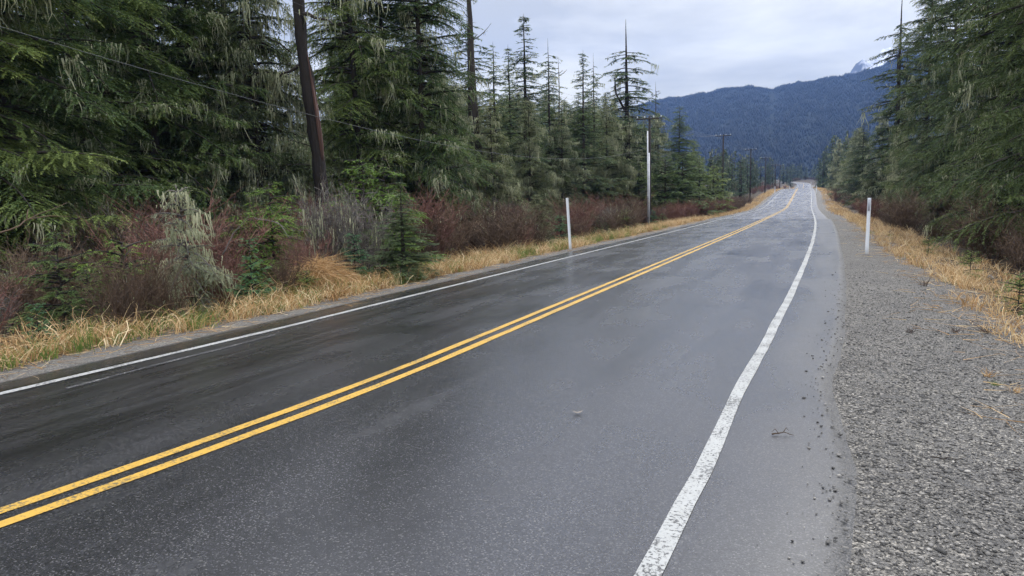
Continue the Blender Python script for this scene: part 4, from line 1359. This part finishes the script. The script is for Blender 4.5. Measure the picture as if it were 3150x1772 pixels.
# flattened straw and litter lying on the verge margins
mb5 = MB()
for nn, fe, sg in ((5200, left_edge, -1), (3600, right_edge, 1)):
    s = 2 + 55 * r5.random(nn) ** 1.2
    u = fe(s) + sg * (r5.normal(size=nn) * .55 + .35)
    P = sutoxyz(s, u, .012)
    a = r5.uniform(0, 6.28, nn)
    V, Q = ribbons(P, np.c_[np.cos(a), np.sin(a), r5.uniform(0, .15, nn)], r5.uniform(.12, .5, nn), r5.uniform(.005, .012, nn), r5, 2, wave=.15)
    mb5.add(V, Q=Q, tint=np.repeat(np.clip(r5.normal(.42, .25, nn), 0, 1), 2))
tag(obj('straw_litter', mb5.me('straw_litter', M_STRAW)), 'flattened dead stalks scattered along both verges', kind='stuff')
# green blades between
mb6 = tufts(900, smpL(1, 45, 2.6), (10, 26), (.25, .75), (.007, .014), r5, dens=lambda s, u: np.clip(2.4 * fbm(s * .6, u * 1.0, 75, 3) - .6, 0, 1), lean=.5, sag=(.2, .6), seg=3, tint=(.5, .2))
mbx = tufts(160, smpR(6, 40, 2.0), (8, 18), (.12, .35), (.007, .014), r5, dens=lambda s, u: np.clip(2.4 * fbm(s * .6, u * 1.0, 76, 3) - .7, 0, 1), lean=.5, sag=(.2, .6), seg=3)
for i in range(len(mbx.v)): mb6.add(mbx.v[i], Q=mbx.q[i], tint=mbx.tq[i])
tag(obj('green_grass', mb6.me('green_grass', M_WEED)), 'short green grass mixed into the roadside straw', kind='stuff')

# heap of matted tan grass
g = on_ground(790, 748)
r6 = np.random.default_rng(66)
w = MB()
n_ = 5200
rad = np.sqrt(r6.random(n_)); an = r6.uniform(0, 6.28, n_)
hx, hy, hz_ = 1.05, .75, .62
hp = .55 + .9 * vnoise(np.cos(an) * rad * 2.2 + 9, np.sin(an) * rad * 2.2 + 5, 67)
P = np.c_[np.cos(an) * rad * hx, np.sin(an) * rad * hy, hz_ * hp * (1 - rad ** 1.6)] + r6.normal(size=(n_, 3)) * .05
D = unit(np.c_[np.cos(an) * .8 * rad + r6.normal(size=n_) * .45 + .25, np.sin(an) * .8 * rad + r6.normal(size=n_) * .45, .35 - .9 * rad + r6.normal(size=n_) * .25])
V, Q = ribbons(P, D, r6.uniform(.2, .75, n_), r6.uniform(.006, .012, n_), r6, 3, sag=r6.uniform(.1, .8, n_), wave=.16)
w.add(V, Q=Q, tint=np.repeat(np.clip(r6.normal(.45, .2, n_), 0, 1), 3))
aa = np.linspace(0, 2 * np.pi, 25)[:-1]
core = np.concatenate([np.c_[np.cos(aa) * q * hx * .95, np.sin(aa) * q * hy * .95, np.full(24, hz_ * .6 * (1 - q ** 1.6) - .06)] for q in (.25, .5, .75, 1.0)])
w.add(core, Q=[(j * 24 + i, j * 24 + 24 + i, j * 24 + 24 + (i + 1) % 24, j * 24 + (i + 1) % 24) for j in range(3) for i in range(24)], tint=.2)
o = obj('grass_heap', w.me('grass_heap', M_STRAW)); o.location = (g[0], g[1] + .5, float(hgt(g[0], g[1] + .5)) - .02)
tag(o, 'large heap of matted tan dead grass between the two spruce saplings', 'grass heap')
# little weeds on the gravel
M_DKWEED = leafy('dead_weed', [(0, (.03, .02, .018)), (1, (.10, .065, .05))], transl=0)
for px, py, hgt_w, mm, lab in [(2288, 838, .16, M_DKWEED, 'small dark dead weed alone on the gravel'), (2402, 838, .17, M_DKWEED, 'dark dead weed on the gravel near the straw'), (2325, 720, .42, M_DKWEED, 'black twiggy dead weed at the edge of the straw'),
                               (2482, 950, .13, M_STRAW, 'yellow grass tuft sprouting from the gravel'), (2505, 970, .07, M_WEED, 'tiny green grass tuft on the gravel'), (2482, 840, .33, M_DKWEED, 'dark upright dead weed beside the straw on the right'), (2555, 990, .10, M_STRAW, 'flat pale straw tuft on the gravel by the right border')]:
    g = on_ground(px, py)
    n_ = 26
    a = r6.uniform(0, 6.28, n_)
    w = MB()
    V, Q = ribbons(r6.normal(size=(n_, 3)) * [.02, .02, 0], unit(np.c_[np.cos(a) * .6, np.sin(a) * .6, r6.uniform(.3, 1.4, n_)]), r6.uniform(.5, 1.25, n_) * hgt_w, np.full(n_, .006), r6, 3, sag=.2, wave=.18)
    w.add(V, Q=Q, tint=np.repeat(r6.uniform(.2, .9, n_), 3))
    o = obj('weed_tuft', w.me('weed_tuft', mm)); o.location = tuple(g)
    tag(o, lab, 'weed')
# loose stones of the right gravel, near the camera
r7 = np.random.default_rng(77)
oc = np.array([(1, 0, 0), (-1, 0, 0), (0, 1, 0), (0, -1, 0), (0, 0, 1), (0, 0, -1), (.6, .6, .5), (-.6, .6, .5), (.6, -.6, .5), (-.6, -.6, .5)], float)
tri = np.array([(0, 6, 4), (6, 2, 4), (2, 7, 4), (7, 1, 4), (1, 9, 4), (9, 3, 4), (3, 8, 4), (8, 0, 4), (0, 2, 6), (2, 1, 7), (1, 3, 9), (3, 0, 8), (0, 5, 2), (2, 5, 1), (1, 5, 3), (3, 5, 0)])
ns = 34000
s = 1.2 + 26 * r7.beta(1.0, 3.2, ns)
u = np.where(r7.random(ns) < .975, pr(s) + .02 + r7.random(ns) * 2.2, pr(s) + .02 - np.abs(r7.normal(size=ns)) * .16)
P = sutoxyz(s, u, .004); P[:, 2] += np.where(u < pr(s), .022, 0)
sz = np.clip(r7.lognormal(-5.25, .50, ns), .0026, .022)
ang = r7.uniform(0, 6.28, ns)
Vb = oc[None] * (1 + .25 * r7.normal(size=(ns, 10, 1))) * sz[:, None, None] * np.array([1.25, .95, .6])
ca, sa = np.cos(ang)[:, None], np.sin(ang)[:, None]
Vr = np.stack([Vb[..., 0] * ca - Vb[..., 1] * sa, Vb[..., 0] * sa + Vb[..., 1] * ca, Vb[..., 2]], -1) + P[:, None, :]
Tt = (tri[None] + (np.arange(ns) * 10)[:, None, None]).reshape(-1, 3)
M_STONE = leafy('stone', [(0, (.038, .037, .035)), (.35, (.100, .096, .090)), (.7, (.19, .18, .164)), (1, (.46, .43, .38))], rough=.75, transl=0, obj_var=0)
me = mesh_np('gravel', Vr.reshape(-1, 3), Tt, M_STONE, tint=np.repeat(np.clip(r7.beta(1.6, 2.2, ns), 0, 1), len(tri)))
tag(obj('gravel', me), 'loose grey and tan stones of the right gravel verge', kind='stuff')

# ------------------------------------------------------------------ delineator posts
def post(p, H, label, lean=0.0, refl=True, yaw=0.0, wide=.10):
    m = MB()
    # channel-shaped flexible blade
    pr_ = np.array([(-wide / 2, -.012), (-wide * .36, .006), (wide * .36, .006), (wide / 2, -.012), (wide / 2, -.004), (wide * .38, .016), (-wide * .38, .016), (-wide / 2, -.004)])
    zs = [-.25, H - .015, H]
    V = np.concatenate([np.c_[pr_ * (1 if j < 2 else .94), np.full(8, z)] for j, z in enumerate(zs)])
    Q = [(j * 8 + i, j * 8 + (i + 1) % 8, j * 8 + 8 + (i + 1) % 8, j * 8 + 8 + i) for j in range(2) for i in range(8)]
    T_ = [(16, 17, 23), (17, 22, 23), (17, 18, 22), (18, 21, 22), (18, 19, 21), (19, 20, 21)]
    m.add(V, T=T_, Q=Q)
    o = obj('delineator_post', m.me('post_blade', M_WHITE))
    o.location = tuple(p); o.rotation_euler = (0, lean, yaw)
    tag(o, label, 'road post', 'white roadside marker posts')
    if refl:
        w = MB()
        w.box((0, -.0105, H * .875), (wide * .62, .006, H * .20), bev=.002)
        w.box((0, -.0045, H * .875), (wide * .5, .008, H * .18))
        obj('reflector', w.me('reflector_sheet', M_REFL), o)
    return o


def post_px(bx, by, tx, ty, label, **kw):
    p = on_ground(bx, by)
    return post(p, height_to(p, tx, ty), label, **kw)


post_px(1435, 628, 1427, 498, 'slightly leaning white marker post on the forest side, nearest to the camera', lean=-.045, refl=False, yaw=-.25)
post_px(2180, 640, 2188, 498, 'white marker post with a grey reflector on the right gravel', yaw=-.35, lean=.01)
for px, D, H, lab in [(1950, 164, 1.7, 'white marker post on the left at the start of the crest'), (2054.8, 156, 1.75, 'white marker post on the right at the start of the crest'),
                      (1987.3, 268, 1.7, 'white marker post standing half hidden behind the crest on the left'), (2043.5, 268, 1.7, 'white marker post half hidden behind the crest on the right'),
                      (1982, 474, 2.0, 'distant white marker post at the top of the far bend, left'), (2040.5, 455, 2.0, 'distant white marker post at the right of the far bend')]:
    post(at(px, D), H, lab, refl=False, wide=.13 if D < 200 else .2)

# ------------------------------------------------------------------ utility poles and wires
pole_px = [(1634.5, 61, 296, 'first dark utility pole with two white conduits beside the brush'), (1818.5, 104, 340, 'second utility pole with a crossarm against the dark mountain'),
           (1887.5, 140, 376, 'third utility pole, above the small conifers'), (1925, 173, 397, 'fourth utility pole, thin among the far conifers'),
           (1950, 203, 414, 'fifth utility pole, thin and far'), (1962, 226, 416, 'farthest utility pole near the bend')]
pole_xy = [xy(-2.0, -14.0)]
poles = [(np.array([pole_xy[0][0], pole_xy[0][1], float(hgt(*pole_xy[0]))]), 9.6)]
for px, D, top, lab in pole_px:
    p = at(px, D)
    H = height_to(p, px, top)
    poles.append((p, H))
OFFS = [-1.0, -.38, .38, 1.0]
att = []
for i, (p, H) in enumerate(poles):
    nx = poles[min(i + 1, len(poles) - 1)][0] - poles[max(i - 1, 0)][0]
    hd_ = math.atan2(nx[0], nx[1])
    R_ = np.array([math.cos(hd_), -math.sin(hd_), 0])
    att.append((p + np.array([0, 0, H]), R_))
    root = tag(empty('utility_pole', tuple(p)), 'dark utility pole with a crossarm just beyond the left border of the photo' if i == 0 else pole_px[i - 1][3], 'utility pole', 'utility poles along the forest side')
    m = MB(); m.tube([(0, 0, -.5), (0, 0, H * .5), (0, 0, H + .12)], [.135, .115, .09], 12, tint=.4)
    obj('pole', m.me('pole', M_WOODPOLE), root)
    m = MB(); m.box((0, 0, 0), (2.2, .08, .095), bev=.01, tint=.5)
    ca_ = obj('crossarm', m.me('crossarm', M_WOODPOLE), root); ca_.location = (R_[0] * 0 + math.sin(hd_) * -.15, -.15 * math.cos(hd_), H - .1); ca_.rotation_euler = (0, 0, -hd_)
    m = MB()
    for sg in (-1, 1): m.tube([(sg * .55, 0, -.06), (0, .02, -.7)], [.014, .014], 5)
    br_ = obj('brace', m.me('brace', M_WIRE), root); br_.location = ca_.location; br_.rotation_euler = ca_.rotation_euler
    for k, of in enumerate(OFFS):
        m = MB()
        m.tube([(0, 0, 0), (0, 0, .04), (0, 0, .05), (0, 0, .09), (0, 0, .10), (0, 0, .15), (0, 0, .18)], [.018, .018, .055, .05, .035, .045, .015], 10)
        q = obj('insulator', m.me('insulator', M_CERAM), root)
        q.location = (ca_.location[0] + R_[0] * of, ca_.location[1] + R_[1] * of, H - .043)
    if i == 1:
        for dx_, z0, top, rr_ in ((-.22, .9, 330, .055), (-.09, .15, 385, .06)):
            m = MB()
            zt = height_to(p, 1630, top)
            m.tube([(0, 0, z0), (0, 0, z0 + (zt - z0) * .5), (0, 0, zt)], [rr_] * 3, 12)
            m.tube([(0, 0, zt * .66), (0, 0, zt * .66 + .07)], [rr_ + .012] * 2, 12)
            m.tube([(0, 0, zt * .33), (0, 0, zt * .33 + .07)], [rr_ + .012] * 2, 12)
            q = obj('conduit', m.me('conduit', M_PIPE), root); q.location = (dx_ * .9, -.17, 0)
        m = MB()
        m.tube([(-.2, -.17, .9), (-.2, -.17, .1), (-.2, -.17, -.2)], [.03] * 3, 8)
        obj('conduit', m.me('conduit_foot', M_WIRE), root)


def span(a, b_, sag, n=26):
    t = np.linspace(0, 1, n)
    P = a[None] * (1 - t[:, None]) + b_[None] * t[:, None]
    P[:, 2] -= sag * 4 * t * (1 - t)
    return P


WN = ['overhead wire farthest from the road, on the outer end of the crossarms', 'overhead wire second from the forest end of the crossarms', 'overhead wire second from the road end of the crossarms', 'overhead wire nearest the road, on the outer end of the crossarms']
for k, of in enumerate(OFFS):
    P = []
    for i in range(len(att) - 1):
        a = att[i][0] + att[i][1] * of + [0, 0, .10]; b_ = att[i + 1][0] + att[i + 1][1] * of + [0, 0, .10]
        d_ = np.linalg.norm(a - b_)
        seg = span(a, b_, .9 * (d_ / 50) ** 2)
        P.append(seg if i == 0 else seg[1:])
    P = np.concatenate(P)
    m = MB(); m.tube(P, np.interp(P[:, 1], [0, 60, 120, 230], [.0025, .0045, .008, .011]), 4, cap=False)
    tag(obj('overhead_wire', m.me('overhead_wire', M_WIRE)), WN[k], 'wire', 'overhead wires on the crossarms')
P = []
for i in range(len(att) - 1):
    za = [6.7, 4.75 - poles[1][0][2] * 0][i] if i < 2 else None
    a = att[i][0].copy(); b_ = att[i + 1][0].copy()
    a[2] = 6.7 if i == 0 else (4.75 if i == 1 else a[2] - 2.6)
    b_[2] = 4.75 if i == 0 else b_[2] - 2.6
    seg = span(a, b_, 2.35 if i == 0 else 1.2)
    P.append(seg if i == 0 else seg[1:])
P = np.concatenate(P)
m = MB(); m.tube(P + [-.12, -.16, 0], np.interp(P[:, 1], [0, 60, 120, 230], [.006, .009, .011, .012]), 5, cap=False)
tag(obj('cable', m.me('cable', M_CABLE)), 'low sagging telephone cable strung along the utility poles', 'cable')

# ------------------------------------------------------------------ mountains
def bearing(px): d = ray(px, 440); return math.atan2(d[0], d[1])


def elev(px, py): d = ray(px, py); return d[2] / math.hypot(d[0], d[1])


ridge = [(1500, 300), (1560, 285), (1640, 258), (1690, 248), (1750, 240), (1850, 221), (1910, 223), (1938, 230), (1990, 213), (2060, 201), (2130, 191), (2190, 176), (2240, 152), (2320, 140), (2450, 150), (2560, 130)]
rb = [bearing(a) for a, _ in ridge]; rev = [elev(a, b_) for a, b_ in ridge]
rb = [-1.6, -.5] + rb + [1.2, 2.0]; rev = [.035, .05] + rev + [.2, .12]
RD = 2100.0


def hill_z(B, R_):
    e = np.interp(B, rb, rev)
    f = np.clip((R_ - 900) / (RD - 900), 0, 1)
    spur = fbm(B * 14, R_ / 900.0, 91, 4) - .5
    z = e * RD * (f ** 1.15) * (1 + .55 * spur * (1 - f)) + CAMZ - 3 * (1 - f)
    back = np.clip((R_ - RD) / 500, 0, 1)
    return z * (1 - .75 * back) - 4 * (1 - f)


Bs = np.linspace(-1.5, 1.9, 340)
Rs = np.concatenate([np.linspace(860, RD, 50), np.linspace(RD + 60, RD + 500, 8)])
BB, RR = np.meshgrid(Bs, Rs, indexing='ij')
ZZ = hill_z(BB, RR)
ZZ[:, 0] = -30
hv = np.stack([np.sin(BB) * RR, np.cos(BB) * RR, ZZ], -1).reshape(-1, 3)
nr = len(Rs)
ii, jj = np.meshgrid(np.arange(len(Bs) - 1), np.arange(nr - 1), indexing='ij')
a0 = (ii * nr + jj).ravel()
hf = np.stack([a0, a0 + 1, a0 + nr + 1, a0 + nr], 1)
M_HILL = mat('hill_forest_floor', (.03, .045, .03), 1, .1)
n, l, b = nodes(M_HILL)
gp = n.new('ShaderNodeNewGeometry')
l.new(mixc(n, l, noise(n, l, .012, 8, .7, gp.outputs['Position']).outputs[0], (.010, .015, .012), (.014, .019, .015)), b.inputs['Base Color'])
tag(obj('hill', mesh_np('hill', hv, hf, M_HILL, smooth=True)), 'long forested hill closing the valley beyond the road', kind='structure')
# the forest on its slope, as one mass
r8 = np.random.default_rng(88)
M_HILLTREE = leafy('hill_needles', [(0, (.010, .014, .011)), (1, (.014, .019, .014))], transl=0, obj_var=0)
nt = 34000
tb_ = r8.uniform(bearing(1560), bearing(2330), nt)
tr_ = np.where(r8.random(nt) < .16, RD + r8.uniform(-25, 15, nt), 900 + (RD - 900) * r8.random(nt) ** .8)
tz = hill_z(tb_, tr_)
th_t = r8.uniform(4, 10, nt) * (.55 + .9 * vnoise(tb_ * 160, tr_ / 60, 95))
tw = th_t * r8.uniform(.14, .24, nt)
k = 5
an = np.arange(k) / k * 2 * np.pi
base = np.stack([np.sin(tb_) * tr_, np.cos(tb_) * tr_, tz - 1.5], -1)
V = []
for hh, ww in ((0.02, 1.0), (.35, .62), (.36, .85), (.7, .3)):
    V.append(base[:, None, :] + np.stack([np.cos(an)[None] * tw[:, None] * ww, np.sin(an)[None] * tw[:, None] * ww, np.broadcast_to((th_t * hh)[:, None], (nt, k))], -1))
V.append((base + np.c_[np.zeros((nt, 2)), th_t])[:, None, :])
V = np.concatenate(V, 1)
per = 4 * k + 1
fq = np.array([(r_ * k + i, r_ * k + (i + 1) % k, r_ * k + k + (i + 1) % k, r_ * k + k + i) for r_ in range(3) for i in range(k)])
ft = np.array([(3 * k + i, 3 * k + (i + 1) % k, 4 * k) for i in range(k)])
o0 = (np.arange(nt) * per)[:, None, None]
me = mesh_np('hillside_forest', V.reshape(-1, 3), [(fq[None] + o0).reshape(-1, 4), (ft[None] + o0).reshape(-1, 3)], M_HILLTREE,
             tint=np.concatenate([np.repeat(np.clip(r8.normal(.3, .12, nt), 0, 1), len(fq)), np.repeat(np.clip(r8.normal(.35, .2, nt), 0, 1), len(ft))]))
tag(obj('hillside_forest', me), 'dark conifer forest covering the far hill', kind='stuff')
# snow peak behind
PD = 3500.0
peak = [(2020, 250), (2090, 212), (2125, 186), (2150, 162), (2180, 138), (2205, 118), (2260, 105), (2330, 96), (2400, 120), (2480, 150), (2600, 210), (2800, 300)]
pb = [bearing(a) for a, _ in peak]; pe = [elev(a, b_) for a, b_ in peak]
Bs = np.linspace(bearing(2020), bearing(2800), 160)
Rs = np.linspace(2950, 4200, 60)
BB, RR = np.meshgrid(Bs, Rs, indexing='ij')
f = 1 - np.abs(RR - PD) / 900
ZZ = np.interp(BB, pb, pe) * PD * np.clip(f, -.1, 1) * (1 + .28 * (fbm(BB * 40, RR / 260, 97, 5) - .5)) + 40 * (fbm(BB * 90, RR / 120, 98, 4) - .5)
hv = np.stack([np.sin(BB) * RR, np.cos(BB) * RR, ZZ], -1).reshape(-1, 3)
nr = len(Rs)
ii, jj = np.meshgrid(np.arange(len(Bs) - 1), np.arange(nr - 1), indexing='ij')
a0 = (ii * nr + jj).ravel()
M_SNOW = mat('snow_rock', (.8, .8, .8), .8, .2)
n, l, b = nodes(M_SNOW)
gp = n.new('ShaderNodeNewGeometry')
rk = ramp(n, [(.42, (.08, .085, .09)), (.58, (.76, .78, .82))])
l.new(noise(n, l, .008, 8, .72, mapping(n, l, gp.outputs['Position'], (1, 1, .35))).outputs[0], rk.inputs[0])
l.new(rk.outputs[0], b.inputs['Base Color'])
tag(obj('mountain', mesh_np('mountain', hv, np.stack([a0, a0 + 1, a0 + nr + 1, a0 + nr], 1), M_SNOW, smooth=True)), 'snow streaked rocky peak behind the forested hill', kind='structure')

# ------------------------------------------------------------------ air
HAZE = 1.65e-4
m = bpy.data.materials.new('haze_air')
m.use_nodes = True
n, l = m.node_tree.nodes, m.node_tree.links
n.remove(n['Principled BSDF'])
pv = n.new('ShaderNodeVolumePrincipled')
pv.inputs['Color'].default_value = (.26, .46, 1.0, 1)
pv.inputs['Density'].default_value = HAZE
l.new(pv.outputs[0], n['Material Output'].inputs['Volume'])
w = MB(); w.box((0, 1200, 440), (9600, 7600, 960))
tag(obj('haze', w.me('haze', m)), 'thin bluish air over the whole valley', kind='stuff')
